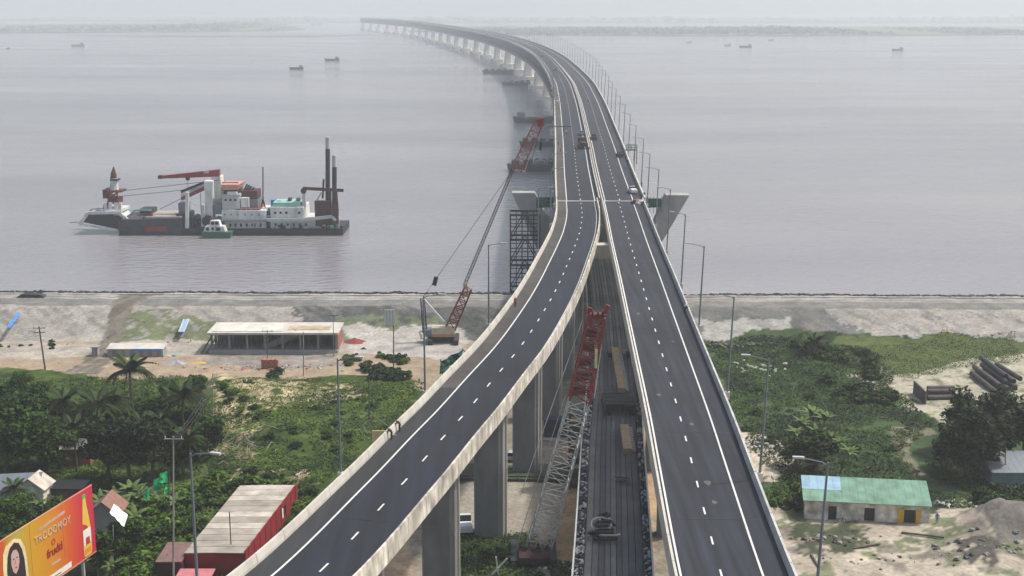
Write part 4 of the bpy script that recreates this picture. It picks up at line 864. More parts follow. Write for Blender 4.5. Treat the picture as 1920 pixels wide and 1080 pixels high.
for k, (a_, b_, lab) in enumerate((((1690, 1000), (1770, 1010), 'dark log lying before the yellow doors'), ((1600, 1030), (1650, 1022), 'old plank on the bare yard'), ((1520, 1040), (1536, 1066), 'stick poking up near the lamp post foot'))):
    p_, q_ = GG(*a_), GG(*b_); tag(MB().bar(p_+Vector((0, 0, .15)), q_+Vector((0, 0, .2)), .22).build('timber_log', M_WOOD), lab, 'timber')
# soil piles
def pile(px, py, rx, ry, h, m_, label, name='soil_pile'):
    c = G(px, py); V = []; g = gz(c.x, c.y)-.15; n = 26; mb = MB(); k = 8
    for i in range(k+1):
        r = i/k
        for j in range(n):
            a = 2*math.pi*j/n; jt = 1+.18*math.sin(3*a+px)+.1*math.sin(5*a); V.append((c.x+rx*r*jt*math.cos(a), c.y+ry*r*jt*math.sin(a), g+h*(1-r)**1.1*(1+random.uniform(-.1, .1))))
    fs = [(i*n+j, i*n+(j+1) % n, (i+1)*n+(j+1) % n, (i+1)*n+j) for i in range(k) for j in range(n)]; mb.add(V, fs)
    tag(mb.build(name, m_, smooth=True), label, 'soil pile')
pile(665, 641, 3.0, 2.2, 1.1, M_REDP, 'dark red soil pile right of the unfinished building')
pile(682, 655, 1.0, .8, .6, M_BLACK, 'small black pile below the red soil pile')
pile(373, 682, 2.2, 1.4, .7, mat('yellow_sand', (.50, .33, .12), .9, .15, 1), 'yellow sand pile left of the unfinished building')
pile(330, 682, 2.6, 1.6, 1.0, mat('blue_grey_gravel', (.30, .31, .34), .9, .25, 1.5), 'blue-grey gravel pile beside the yellow sand')
pile(460, 690, 1.6, .9, .4, M_BRICK, 'small orange brick-dust pile before the building')

# ================================================================ DREDGER
Yd = 442.0
def D(px, py, dy=0): return PY(px, py, Yd+dy)
t = thing('cutter_dredger', (D(390, 438).x, Yd, 0), 'large white and dark dredging ship with red crane boom and two tall black spuds', 'dredger')
def dbox(name, x0, y0, x1, y1, m_, d0=2, d1=14, mb=None, zlow=None):
    a, b = D(x0, y1, d0), D(x1, y0, d0); z0 = max(a.z, -1.5) if zlow is None else zlow
    if mb is not None: return mb.box((a.x, Yd+d0, z0), (b.x, Yd+d1, b.z))
    return MB().box((a.x, Yd+d0, z0), (b.x, Yd+d1, b.z)).build(name, m_, t)
def dbar(name, pts, w_, m_, dy=5, h=None): 
    mb = MB(); [mb.bar(D(pts[i][0], pts[i][1], dy), D(pts[i+1][0], pts[i+1][1], dy), w_, h) for i in range(len(pts)-1)]; return mb.build(name, m_, t)
hp = [D(x, y, 0) for x, y in ((340, 429), (643, 429), (643, 441), (338, 441))]
MB().prism([(hp[0].x, hp[0].z), (hp[1].x, hp[1].z), (hp[2].x, -1.5), (hp[3].x, -1.5)], Yd, Yd+18).build('stern_hull', M_HULL, t)
hb = [D(x, y, 0) for x, y in ((226, 412), (342, 410), (342, 441), (221, 441))]
MB().prism([(hb[0].x, hb[0].z), (hb[1].x-.02, hb[1].z), (hb[2].x-.02, -1.5), (hb[3].x, -1.5)], Yd+.02, Yd+17.8).build('bow_hull', mat('bow_grey', (.04, .043, .052), .7, .3, .4), t)
dbox('bow_deck', 272, 407, 338, 409.8, mat('deck_tan', (.34, .31, .26), .8, .2, 1), .6, 15)
MB().prism([(D(x, y, 3).x, D(x, y, 3).z) for x, y in ((153, 416), (165, 402), (236, 408), (229, 432), (222, 430))], Yd+3, Yd+13).build('ladder_trunk', M_HULL, t)
for dy in (2.6, 13.4): dbar('ladder_frame', ((149, 421), (165, 399), (228, 398)), 1.0, M_SHIPW, dy); 
dbar('ladder_keel', ((150, 420), (221, 432)), .7, M_SHIPW, 2.4); dbar('ladder_keel', ((222, 398), (246, 418)), 1.0, M_SHIPW, 2.4)
dbar('bow_rail', ((130, 417), (150, 416), (160, 402), (172, 392), (200, 390)), .35, M_LGREY, 13); dbar('bow_rail', ((172, 392), (170, 400)), .3, M_LGREY, 13); dbar('bow_rail', ((185, 391), (183, 400)), .3, M_LGREY, 13)
for dy in (2.5, 8): dbar('bow_arm', ((228, 431), (240, 425), (286, 401)), 1.1, M_RED, dy)
dbox('winch_house', 223, 417, 250, 434, M_RED, 1.2, 6); dbox('winch_drum', 226, 434, 240, 440, M_BLACK, -.3, 2); dbox('side_locker', 272, 425, 312, 434, M_RED, -.25, -.01)
MB().prism([(D(x, y, 6).x, D(x, y, 6).z) for x, y in ((214, 398), (230, 398), (246, 416), (218, 416))], Yd+5, Yd+12).build('tower_foot', M_SHIPW, t)
dbox('tower_platform', 196, 393, 228, 398, M_SHIPW, 3, 13)
for x in (198, 207, 217, 225): dbar('tower_leg', ((x, 398), (x, 380)), 1.0, M_SHIPW, 4)
for y0_, y1_, x0, x1, m_ in ((372, 382, 203, 221, M_REDD), (356, 372, 193, 201, M_DGREY), (358, 361, 199, 228, M_REDD), (384, 396, 194, 200, M_DGREY)): dbox('tower_block', x0, y0_, x1, y1_, m_, 5, 11)
p = D(214, 356, 8); q = D(214, 334, 8); MB().tube([p, q], [1.6, 1.2], 10).build('mast_column', M_SHIPW, t)
MB().tube([D(213, 338, 8), D(213, 326, 8), D(213, 312, 8)], [1.2, 1.0, .1], 8).build('mast_top', M_REDD, t); dbox('mast_ring', 206, 336, 221, 339, M_DGREY, 6.5, 9.5)
mb = MB(); 
for (a_, b_) in (((227, 358), (410, 338)), ((227, 368), (386, 352)), ((300, 392), (340, 372))): mb.tube([D(*a_, 7), D(*b_, 7)], .09, 4)
mb.build('rigging', M_DGREY, t)
dbox('deck_cabin', 262, 392, 286, 400, M_DGREY, 8, 14); dbar('cabin_roof', ((246, 401), (252, 394), (284, 394)), .6, M_SHIPG, 7)
dbox('grey_cabin', 335, 381, 350, 402, M_GALV, 5, 10); dbox('cabin_base', 331, 401, 352, 411, M_DGREY, 3, 12)
for x, y, x2, y2 in ((201, 384, 207, 356), (223, 384, 218, 356), (201, 372, 223, 360), (201, 360, 223, 372), (194, 372, 203, 358)): dbar('tower_brace', ((x, y), (x2, y2)), .45, M_RED, 4)
for x in range(230, 338, 9): dbar('rail_post', ((x, 409), (x, 405.5)), .14, M_LGREY, .8)
dbar('deck_rail', ((228, 405.5), (338, 405.5)), .14, M_LGREY, .8)
for x in range(508, 570, 8): dbar('rail_post', ((x, 389), (x, 385)), .14, M_LGREY, 1.8)
dbar('deck_rail', ((508, 385), (569, 385)), .14, M_LGREY, 1.8)
for x in range(417, 498, 9): dbar('rail_post', ((x, 395), (x, 391)), .14, M_LGREY, 1.8)
dbar('deck_rail', ((417, 391), (498, 391)), .14, M_LGREY, 1.8)
# crane
p = [D(298, 330, 9), D(412, 317.5, 9), D(412, 330.5, 9), D(298, 334.5, 9)]
MB().prism([(q.x, q.z) for q in p], Yd+8, Yd+10.2).build('crane_boom', M_RED, t); dbox('boom_plate', 382, 320, 391, 325, mat('boom_sign', (.62, .42, .3), .6, .1, 1), 7.8, 7.99); dbox('boom_tip', 296, 329.5, 303, 335.5, M_DGREY, 7.7, 10.5)
MB().tube([D(352, 333, 8.8), D(352, 338, 8.8)], [.9, .6], 10).build('hook_block', M_BLACK, t); dbar('hoist_rope', ((352, 336), (352, 362)), .12, M_DGREY, 9)
dbox('crane_column', 398, 331, 413, 372, M_SHIPW, 8, 13); dbox('crane_column', 386, 340, 396, 418, M_SHIPW, 3, 7); dbox('crane_house', 396, 372, 415, 400, M_LGREY, 6, 13); dbox('crane_house', 403, 384, 414, 402, M_GALV, 3, 6)
dbar('crane_strut', ((398, 340), (390, 420)), .7, M_SHIPW, 3.5)
for (y0_, y1_, m_, dy) in ((360, 342, M_BLACK, 9), (366, 347, M_SHIPW, 7.5), (373, 352, M_RED, 6)): dbar('jib_boom', ((340, y0_), (386, y1_)), 1.1, m_, dy, 1.2)
dbar('jib_rope', ((385, 352), (387, 372)), .3, M_DGREY, 5); dbar('jib_rope', ((376, 362), (377, 400)), .15, M_DGREY, 5)
MB().bar(D(351, 431, 1.2), D(351, 360, 1.2), 1.1).build('gantry_leg', M_SHIPW, t); MB().bar(D(381, 425, 2), D(381, 384, 2), 1.1).build('gantry_leg', M_SHIPW, t)
for k in range(30):
    x = random.uniform(345, 410); y = random.uniform(412, 428); r = random.uniform(2, 5); dbox('winch_gear', x, y-r, x+r*1.3, 431, random.choice((M_DGREY, M_GALV, M_SHIPG, M_BLACK, M_LGREY)), random.uniform(1, 9), 12)
MB().tube([D(389, 414, 1.5), D(389, 414, 4)], 1.9, 14).build('cable_drum', M_BLACK, t); MB().tube([D(403, 417, 1.5), D(403, 417, 4)], 1.7, 14).build('cable_drum', M_GALV, t)
# wheelhouse block
dbox('accommodation', 417, 368, 449, 396, M_SHIPW, 3, 13); dbox('bridge_deck', 415, 364.5, 450, 367.8, M_LGREY, 2.4, 14)
dbox('wheelhouse', 419, 356, 446, 364.4, M_GLASS, 3.4, 12); p = [D(x, y, 3) for x, y in ((414, 346), (449, 346), (445, 356), (418, 356))]
MB().prism([(q.x, q.z) for q in p], Yd+2.6, Yd+13).build('wheelhouse_roof', M_ORNG, t); dbox('wheelhouse_front', 426, 360, 444, 365.5, M_SHIPW, 2.2, 3.38)
dbar('wheelhouse_rail', ((417, 342), (446, 342)), .25, M_DGREY, 6); dbar('wheelhouse_rail', ((418, 341), (418, 346)), .25, M_DGREY, 6); dbar('wheelhouse_rail', ((445, 341), (445, 346)), .25, M_DGREY, 6)
dbox('funnel_casing', 452, 358, 482, 374, M_REDD, 5, 12); dbox('funnel_casing', 466, 374.2, 483, 392, M_GALV, 4.6, 12.4); dbox('vent_box', 452, 371, 465.5, 389, M_SHIPW, 3, 7); dbox('red_band', 441, 391, 486, 394.5, M_RED, 2.6, 13.4)
for x in (457, 461, 465, 470): dbar('exhaust_pipe', ((x, 358), (x+7, 345+(x-457)*.5)), .55, M_BLACK, 8)
dbox('upper_house', 416, 395, 498, 414, M_SHIPW, 1.6, 15); dbox('lower_house', 424, 414.3, 498, 430, mat('ship_offwhite', (.50, .51, .49), .7, .2, .8), 1.2, 16); dbox('side_walkway', 412, 413, 500, 415, M_GALV, .3, 1.58)
dbox('stair_recess', 498.3, 396, 507, 429, M_DGREY, 3, 14); dbox('stair_recess', 499, 404, 506, 407, M_LGREY, 2.6, 3); 
dbox('aft_house', 507.3, 389, 569, 410, M_SHIPW, 1.6, 15); dbox('aft_lower_house', 507.3, 410.3, 590, 430, mat('ship_offwhite', (.5, .5, .5)), 1.6, 15)
for x in (516, 526, 537, 561): p = D(x, 399, 1.5); MB().tube([(p.x, Yd+1.45, p.z), (p.x, Yd+1.62, p.z)], .45, 10).build('porthole', M_BLACK, t)
for x in (430, 440, 450, 461, 471, 476, 487, 515, 526, 538, 549, 560, 572): dbox('window', x, 419, x+3.5, 425, M_BLACK if x < 465 or x > 480 else M_GALV, 1.1 if x < 500 else 1.5, 1.59 if x > 500 else 1.19)
dbox('aft_roof_deck', 512, 380, 562, 388.8, M_SHIPG, 3, 12)
for x0, y0_, x1, m_ in ((508, 375, 514, M_BLUE), (540, 372, 545, M_DGREY), (556, 371, 562, M_GALV), (553, 380, 568, M_REDD), (520, 376, 526, M_SHIPG)): dbox('roof_machine', x0, y0_, x1, 388, m_, 6, 9)
dbox('aft_post', 567, 362, 572, 389, M_SHIPW, 4, 6); MB().tube([D(569, 358, 4), D(569, 358, 6)], 1.0, 12).build('pulley', M_BLACK, t)
dbar('spud_beam', ((568, 353), (644, 357)), 1.0, M_REDD, 5); dbar('discharge_pipe', ((499, 412), (569, 412), (623, 406), (630, 413)), 1.0, mat('pipe_pale', (.45, .53, .50), .6, .1, 1), 1.0)
for x in (420, 432, 444, 458, 470, 484): dbox('upper_window', x, 401, x+2.6, 404, M_GALV, 1.45, 1.59)
for x in (421, 430, 439): dbox('cabin_window', x, 373, x+4, 377, M_GLASS, 2.85, 2.99)
dbar('radio_mast', ((493, 382), (493, 313)), .35, M_DGREY, 8); dbar('radio_mast', ((489, 392), (493, 372), (498, 392)), .35, M_DGREY, 8)
for k in range(34):
    x = random.uniform(508, 640); dbox('deck_gear', x, random.uniform(422, 427), x+random.uniform(2, 7), 432, random.choice((M_YEL, M_BLACK, M_SHIPG, M_LGREY, M_DGREY)), random.uniform(.4, 1.4), 3)
for x, top, mid, bot, dy in ((614.5, 257, 279, 420, 6), (627, 291, 313, 430, 3)):
    MB().tube([D(x, bot, dy), D(x, mid, dy)], .78, 12).build('spud_pole', M_BLACK, t); MB().tube([D(x, mid, dy), D(x, top, dy)], .76, 12).build('spud_tip', M_LGREY, t)
dbox('spud_carrier', 591, 377, 621, 424, M_REDD, 3.2, 4.9); dbox('spud_carrier', 623, 384, 634, 420, M_REDD, .6, 1.8); 
dbar('spud_brace', ((594, 376), (603, 360)), .5, mat('brace_tan', (.5, .45, .36)), 3); dbar('spud_brace', ((605, 372), (607, 336)), .6, M_REDD, 5); dbar('spud_brace', ((619, 376), (619, 357)), .8, M_REDD, 3); dbar('spud_brace', ((632, 384), (630, 358)), .8, M_REDD, 1.5)
dbar('spud_brace', ((594, 420), (594, 436)), .8, M_REDD, 3); dbar('stern_ladder', ((632, 384), (636, 430)), .4, M_LGREY, 1)
for k in range(46): x = 345+k*6.5; p = D(x, 434, 0); MB().tube([(p.x, Yd-.5, .9), (p.x, Yd-.02, .9)], .75, 10).build('tyre_fender', M_BLACK, t)
# tug alongside
Yt = 436.0
def T(px, py, dy=0): return PY(px, py, Yt+dy)
t = thing('tugboat', (T(404, 440).x, Yt, 0), 'small white tug with a green hull lying alongside the dredger', 'tug')
p = [(T(378, 436).x, T(378, 435).z), (T(433, 436).x, T(433, 436).z), (T(430, 441).x, -.6), (T(382, 441).x, -.6)]
MB().prism(p, Yt, Yt+4.5).build('hull', mat('tug_green', (.02, .10, .06), .6, .1, 1), t)
MB().prism([(T(x, y).x, T(x, y).z) for x, y in ((380, 435.5), (422, 435.5), (418, 425), (384, 425))], Yt+.6, Yt+3.9).build('deckhouse', M_SHIPW, t)
MB().prism([(T(x, y).x, T(x, y).z) for x, y in ((391, 424.8), (412, 424.8), (409, 415), (393, 415))], Yt+1, Yt+3.5).build('wheelhouse', M_SHIPW, t)
for x0, x1, y0_, y1_, dd in ((386, 391, 427, 433, .55), (396, 400, 427, 432, .55), (404, 412, 427, 433, .55), (394.5, 400, 417, 422, .95), (402, 408, 417, 422, .95)): a, b = T(x0, y1_), T(x1, y0_); MB().box((a.x, Yt+dd-.1, a.z), (b.x, Yt+dd+.01, b.z)).build('window', M_BLACK, t)
MB().tube([T(401, 415, 2), T(401, 400, 2)], .12, 6).build('mast', M_DGREY, t); MB().bar(T(396, 417, 3), T(396, 409, 3), .8).build('funnel', M_RED, t)

# ================================================================ BOATS AND BARGES
def boat(px, py, L, label, kind='boat', rz=0, hullm=None, name=None):
    p = G(px, py, 0); t = thing(name or kind, (p.x, p.y, 0), label, 'boat' if kind == 'boat' else 'barge', 'boats on the river' if kind == 'boat' else 'barges by the bridge'); ORG[t.name] = Vector((0, 0, 0)); t.rotation_euler = (0, 0, rz)
    h = L*.09+.6; wd = L*.13+1; n = 10; vs = []; fs = []
    for i in range(n+1):
        u = i/n*2-1; hwid = wd*(1-abs(u)**(3.2 if kind == 'boat' else 8)*.85); sheer = h*(1+.7*max(0, abs(u)-.35)) if kind == 'boat' else h
        x = u*L/2; vs += [(x, -hwid, sheer), (x*.93, -hwid*.7, -.4), (x*.93, hwid*.7, -.4), (x, hwid, sheer)]
    for i in range(n): a = i*4; b = a+4; fs += [(a, a+1, b+1, b), (a+1, a+2, b+2, b+1), (a+2, a+3, b+3, b+2), (a, b, b+3, a+3)]
    fs += [(0, 3, 2, 1), (n*4, n*4+1, n*4+2, n*4+3)]
    MB().add(vs, fs).build('hull', hullm or M_HULL, t)
    if kind == 'boat':
        MB().box((L*.2, -wd*.6, h+.003), (L*.4, wd*.6, h+L*.1+1.2)).build('cabin', M_GALV, t); MB().box((-L*.35, -wd*.6, h+.003), (L*.15, wd*.6, h+.5)).build('hold_cover', M_WOOD, t)
    elif kind == 'deck_barge':
        for k in range(5): x = -L*.42+k*L*.19; MB().box((x, -wd*.5, h+.003), (x+L*.12, wd*.4, h+random.uniform(.8, 2.2))).build('deck_cargo', random.choice((M_DGREY, M_GALV, M_TRUSS)), t)
    return t
boat(146, 87, 25, 'distant low cargo boat at the far left of the river', hullm=M_GALV)
boat(15, 92, 7, 'tiny speck of a boat near the left edge of the photo', hullm=M_GALV)
boat(556, 130, 17, 'dark covered boat left of the bridge, nearer of two', rz=.05)
boat(623, 114, 21, 'grey cargo boat farther out left of the bridge')
boat(1292, 80, 11, 'faint small boat just off the far right shore', hullm=M_GALV); boat(1364, 86, 13, 'small boat left of the larger one near the right shore', hullm=M_GALV); boat(1398, 89, 23, 'largest of the distant boats off the right shore', hullm=M_DGREY)
boat(1445, 76, 12, 'faint boat close below the right shore line', hullm=M_GALV); boat(1683, 95, 20, 'lone faint boat far out on the right', hullm=M_GALV)
boat(968, 160, 28, 'dark deck barge beside the distant piers', 'deck_barge', name='barge'); boat(934, 138, 36, 'low long barge near the farther piers', 'deck_barge', hullm=M_DGREY, name='barge')
boat(1000, 230, 27, 'dark boat with raised bow behind the red crane tip', 'boat', hullm=mat('boat_grey', (.03, .045, .05), .6, .2, 1), rz=3.14)
boat(1016, 274, 25, 'low grey pontoon behind the crane hook', 'deck_barge', hullm=mat('boat_grey', (.07, .09, .1)), name='barge'); boat(1010, 320, 30, 'dark pontoon loaded with round shapes close to the bridge', 'deck_barge', hullm=mat('boat_grey', (.07, .09, .1)), name='barge')
b = G(1010, 318, 0); t = thing('pipe_float', (b.x+3, b.y-.5, 2), 'dark arched pipe sections standing on the near pontoon', 'pipes')
for k in range(5):
    cc = (b.x-4+k*3.2, b.y, 3.6); pts = [(cc[0]+1.1*math.cos(a), cc[1], cc[2]+1.5*math.sin(a)) for a in [math.pi*i/8 for i in range(9)]]; MB().tube(pts, .35, 6).build('pipe_arch', M_BLACK, t)

# ================================================================ BUILDINGS
# unfinished concrete building
Yb = 277.0
def Bp(px, py, dy=0): return PY(px, py, Yb+dy)
a, b = Bp(396, 668), Bp(634, 668); x0, x1 = a.x, b.x; zt = Bp(500, 623).z; g = 2.9
t = thing('unfinished_building', ((x0+x1)/2, Yb, g), 'long unfinished concrete frame building with a flat pale roof slab', 'building')
MB().box((x0-.6, Yb-.6, zt-.45), (x1+.2, Yb+9.2, zt)).build('roof_slab', M_CONCL, t)
MB().box((x0+.4, Yb+.6, zt+.003), (x1-12, Yb+8.2, zt+.12)).build('roof_patch', mat('roof_pale', (.56, .54, .48), .9, .2, .4), t); MB().box((x1-11, Yb+2, zt+.003), (x1-2, Yb+5.5, zt+.1)).build('roof_patch', mat('roof_ochre', (.42, .34, .22), .9, .3, .5), t)
MB().box((x0-.3, Yb-.3, g-.6), (x1, Yb+9, g+.55)).build('plinth', M_CONC, t)
MB().box((x0, Yb+8.3, g+.553), (x1-.3, Yb+8.6, zt-.453)).build('rear_wall', M_CONCD, t)
for i in range(8):
    for dy in (0, 4, 7.8): x = x0+(x1-x0-.6)*i/7; MB().box((x, Yb+dy, g+.553), (x+.42, Yb+dy+.4, zt-.453)).build('pillar', M_CONCD, t)
mb = MB()
for k in range(110): x = random.uniform(x0+.5, x1-.6); y = Yb+random.uniform(.6, 7.4); mb.bar((x, y, g+.5), (x+random.uniform(-.2, .2), y, zt-.46), .09)
tag(mb.build('prop', M_WOOD, t), kind='stuff')
MB().box((x1-.28, Yb+.5, g+.553), (x1-.02, Yb+8.2, zt-.453)).build('brick_wall', M_BRICK, t)
MB().bar((x0+11, Yb+1.5, g+.6), (x0+18.5, Yb+1.5, zt-.5), .3, 1.4).build('stair', M_CONCD, t)
MB().bar(Bp(374, 670), Bp(400, 625), .35).bar(Bp(382, 670), Bp(404, 635), .3).build('ramp', M_WOOD, t)
# low shed on left
a, b = G(202, 669), G(306, 669); t = thing('long_shed', (a.x, a.y, gz(a.x, a.y)), 'long low grey shed with blue sheet on its pale roof', 'shed'); g = 2.7
MB().box((a.x, a.y, g-.2), (b.x, a.y+3, g+1.7)).build('wall', M_CONC, t); MB().hexa([(a.x-.2, a.y-.3, g+1.7), (b.x+.2, a.y-.3, g+1.7), (b.x+.2, a.y+3.3, g+2.1), (a.x-.2, a.y+3.3, g+2.1), (a.x-.2, a.y-.3, g+1.8), (b.x+.2, a.y-.3, g+1.8), (b.x+.2, a.y+3.3, g+2.2), (a.x-.2, a.y+3.3, g+2.2)]).build('roof', M_CONCL, t)
MB().box((a.x+5.5, a.y-.34, g+1.3), (b.x-.3, a.y-.3, g+1.82)).build('blue_sheet', M_BLUE, t)
for k in range(6): MB().box((a.x+1+k*1.9, a.y-.03, g+.1), (a.x+1.9+k*1.9, a.y-.003, g+1.5)).build('panel', M_CONCD, t)
a = G(178, 668); tag(MB().box((a.x-.6, a.y, 2.5), (a.x+.6, a.y+1.4, 4.6)).box((a.x-.8, a.y-.2, 4.6), (a.x+.8, a.y+1.6, 4.75)).build('small_hut', M_CONC), 'small grey box hut left of the long shed', 'hut')
a = G(312, 672); heap('plastic_drum', 318, 668, 5, (1, .4), .25, .4, [M_BLUE, M_SHIPG, M_WHITE], 'few blue and white drums right of the long shed', 'drums')
a, b = G(490, 692), G(522, 692); t = thing('brick_stack', (a.x, a.y, 2.7), 'square stack of orange bricks beside the dirt road', 'bricks')
for i in range(8):
    for j in range(5): MB().box((a.x+i*.43, a.y, 2.6+j*.42), (a.x+i*.43+.4, a.y+1.2, 2.99+j*.42)).build('brick_block', (M_BRICK, mat('brick_pale', (.38, .17, .12), .9, .2, 2))[(i*3+j) % 2], t)

# red warehouse
t = thing('red_warehouse', (*G(400, 1038, 5.8)[:2], 2.7), 'red-walled warehouse with a long pale sheet roof left of the viaduct', 'warehouse')
fl, fr, br, bl = G(345, 1037, 5.8), G(460, 1037, 5.8), G(557, 909, 5.8), G(450, 910, 5.8); g = 2.0
up = Vector((0, 0, 1)); nb = 12
for i in range(nb):
    u0, u1 = i/nb, (i+1)/nb-.004; p = [fl.lerp(bl, u0), fr.lerp(br, u0), fr.lerp(br, u1), fl.lerp(bl, u1)]; mid = [(p[0]+p[1])/2, (p[3]+p[2])/2]
    ridge = .06
    vs = [p[0], mid[0]+up*ridge, p[1], p[2], mid[1]+up*ridge, p[3]]; vs = vs+[v-up*.08 for v in vs]
    MB().add(vs, [(0, 1, 4, 5), (1, 2, 3, 4), (6, 11, 10, 7), (7, 10, 9, 8), (0, 6, 7, 1), (1, 7, 8, 2), (5, 4, 10, 11), (4, 3, 9, 10), (0, 5, 11, 6), (2, 8, 9, 3)]).build('roof_sheet', M_ROOFL if i in (9, 10, 11) or i == 4 or i == 6 else M_ROOFG, t)
def wall(name, p, q, z0, z1, th, m_, par, mb=None):
    d = (q-p); d.z = 0; n = Vector((-d.y, d.x, 0)).normalized()*th; f_ = lambda v, z: (v.x, v.y, z)
    mb = mb or MB(); mb.hexa([f_(p, z0), f_(q, z0), f_(q+n, z0), f_(p+n, z0), f_(p, z1), f_(q, z1), f_(q+n, z1), f_(p+n, z1)]); return mb.build(name, m_, par) if par else mb
wall('front_wall', fl+Vector((.1, .15, 0)), fr+Vector((-.1, .15, 0)), g, 5.6, .2, M_RED2, t); wall('back_wall', bl, br-Vector((.2, .3, 0)), g, 5.6, .2, M_RED2, t); wall('side_wall', fl+Vector((.1, .4, 0)), bl, g, 5.6, .2, M_RED2, t)
d = br-fr; nr = 20
for i in range(nr):
    p, q = fr+d*(i/nr), fr+d*((i+.97)/nr); wall('wall_panel', p+Vector((.02+(.05 if i % 2 else 0), 0, 0)), q+Vector((.02+(.05 if i % 2 else 0), 0, 0)), g, 6.1, .14, M_RED2, t)
for u in (.66, .72): p = fr+d*u; wall('opening', p+Vector((.16, 0, 0)), p+d*.02+Vector((.16, 0, 0)), 3.9, 5.3, .05, M_WCLOTH if u < .7 else M_BLACK, t)
a1, a2 = G(306, 1035, 5.2), G(344, 1035, 5.2); 
MB().box((a1.x, a1.y-3, 1.5), (fl.x-.05, a1.y+3, 5.1)).build('annex_wall', mat('maroon_wall', (.06, .015, .02), .7, .2, 1), t); MB().box((a1.x-.2, a1.y-3.3, 5.1), (fl.x-.02, a1.y+3.2, 5.25)).build('annex_roof', mat('pinkish_roof', (.17, .10, .09), .7, .2, 1), t)
a1 = G(338, 1066, 4.2); b1 = G(404, 1066, 4.2); MB().box((a1.x, a1.y-4, 4.05), (b1.x, a1.y+.0, 4.2)).build('porch_roof', mat('pink_sheet', (.46, .16, .18), .7, .15, 1), t); MB().box((a1.x+.3, a1.y-4, 1.5), (a1.x+.5, a1.y-3.8, 4.05)).box((b1.x-.5, a1.y-4, 1.5), (b1.x-.3, a1.y-3.8, 4.05)).build('porch_post', M_DGREY, t)
p = G(433, 1020, 5.9); tag(MB().tube([(p.x, p.y, 5.8), (p.x, p.y, 10.4)], .07, 6).build('aerial_pole', M_DGREY), 'thin grey pole rising from the warehouse roof', 'pole')
# green-roofed building
t = thing('green_roof_building', (*G(1625, 980)[:2], 2.7), 'long low plastered building with a green and blue sheet roof', 'building')
A, B = G(1508, 972), G(1742, 984); ex = (B-A); ex.z = 0; Ln = ex.length; ex.normalize(); ey = Vector((-ex.y, ex.x, 0)); g = 2.3; zw = 5.6
def L3(u, v, z): p = A+ex*u+ey*v; return (p.x, p.y, z)
def lb(u0, v0, z0, u1, v1, z1): return MB().hexa([L3(u0, v0, z0), L3(u1, v0, z0), L3(u1, v1, z0), L3(u0, v1, z0), L3(u0, v0, z1), L3(u1, v0, z1), L3(u1, v1, z1), L3(u0, v1, z1)])
doors = [(.195*Ln, .255*Ln), (.485*Ln, .56*Ln), (.80*Ln, .885*Ln)]
us = [0]; [us.extend(dd) for dd in doors]; us.append(Ln)
for k in range(0, len(us), 2): lb(us[k], 0, g, us[k+1], .25, zw).build('front_wall', M_PLAST, t)
for (u0, u1) in doors: lb(u0, .01, g+2.5, u1, .24, zw).build('lintel', M_PLAST, t); lb(u0, .2, g, u1, .26, g+2.497).build('door_opening', M_BLACK, t); lb(u0-.08, -.04, g, u0, .01, g+2.5).build('door_frame', M_WOOD, t); lb(u1, -.04, g, u1+.08, .01, g+2.5).build('door_frame', M_WOOD, t)
u0, u1 = doors[2]
for (ua, ub) in ((u0-.95, u0-.09), (u1+.09, u1+.75)): lb(ua, -.16, g+.3, ub, -.06, g+2.6).build('yellow_door', M_YEL, t)
lb(0, .25, g, .25, 5, zw).build('side_wall', M_PLAST, t); lb(Ln-.25, .25, g, Ln, 5, zw).build('side_wall', M_PLAST, t); lb(0, 5, g, Ln, 5.25, zw+1.2).build('rear_wall', M_PLAST, t)
for k in range(16):
    ua, ub = -.3+k*(Ln+.5)/16, -.3+(k+.985)*(Ln+.5)/16; zf, zr = zw-.0, zw+1.5; cut = 2.3
    if k < 5:
        MB().hexa([L3(ua, -.5, zf), L3(ub, -.5, zf), L3(ub, cut, zf+.73), L3(ua, cut, zf+.73), L3(ua, -.5, zf+.07), L3(ub, -.5, zf+.07), L3(ub, cut, zf+.80), L3(ua, cut, zf+.80)]).build('roof_sheet', M_GRNROOF, t)
        MB().hexa([L3(ua, cut, zf+.77), L3(ub, cut, zf+.77), L3(ub, 5.5, zf+1.72), L3(ua, 5.5, zf+1.72), L3(ua, cut, zf+.84), L3(ub, cut, zf+.84), L3(ub, 5.5, zf+1.79), L3(ua, 5.5, zf+1.79)]).build('roof_sheet', M_BLUROOF, t)
    else: MB().hexa([L3(ua, -.5, zf), L3(ub, -.5, zf), L3(ub, 5.5, zf+1.72), L3(ua, 5.5, zf+1.72), L3(ua, -.5, zf+.07), L3(ub, -.5, zf+.07), L3(ub, 5.5, zf+1.79), L3(ua, 5.5, zf+1.79)]).build('roof_sheet', M_GRNROOF, t)
p = G(1742, 985); person((p.x+.9, p.y-.6, gz(p.x, p.y)), 2.9, 'stand', M_SH4, M_SH4, 'person in light blue standing at the right corner of the green-roofed building')
p = G(1573, 978); t = thing('parked_bicycle', (p.x, p.y-.5, 2.7), 'dark bicycle leaning on the wall between the first two doors', 'bicycle')
for dx in (-.55, .55):
    pts = [(p.x+dx+.33*math.cos(a), p.y-.5, 3.05+.33*math.sin(a)) for a in [2*math.pi*i/12 for i in range(13)]]; MB().tube(pts, .035, 5).build('wheel', M_BLACK, t)
MB().bar((p.x-.55, p.y-.5, 3.05), (p.x+.1, p.y-.5, 3.5), .06).bar((p.x+.1, p.y-.5, 3.5), (p.x+.55, p.y-.5, 3.05), .06).bar((p.x+.4, p.y-.5, 3.3), (p.x+.4, p.y-.5, 3.75), .06).build('frame', M_BLACK, t)
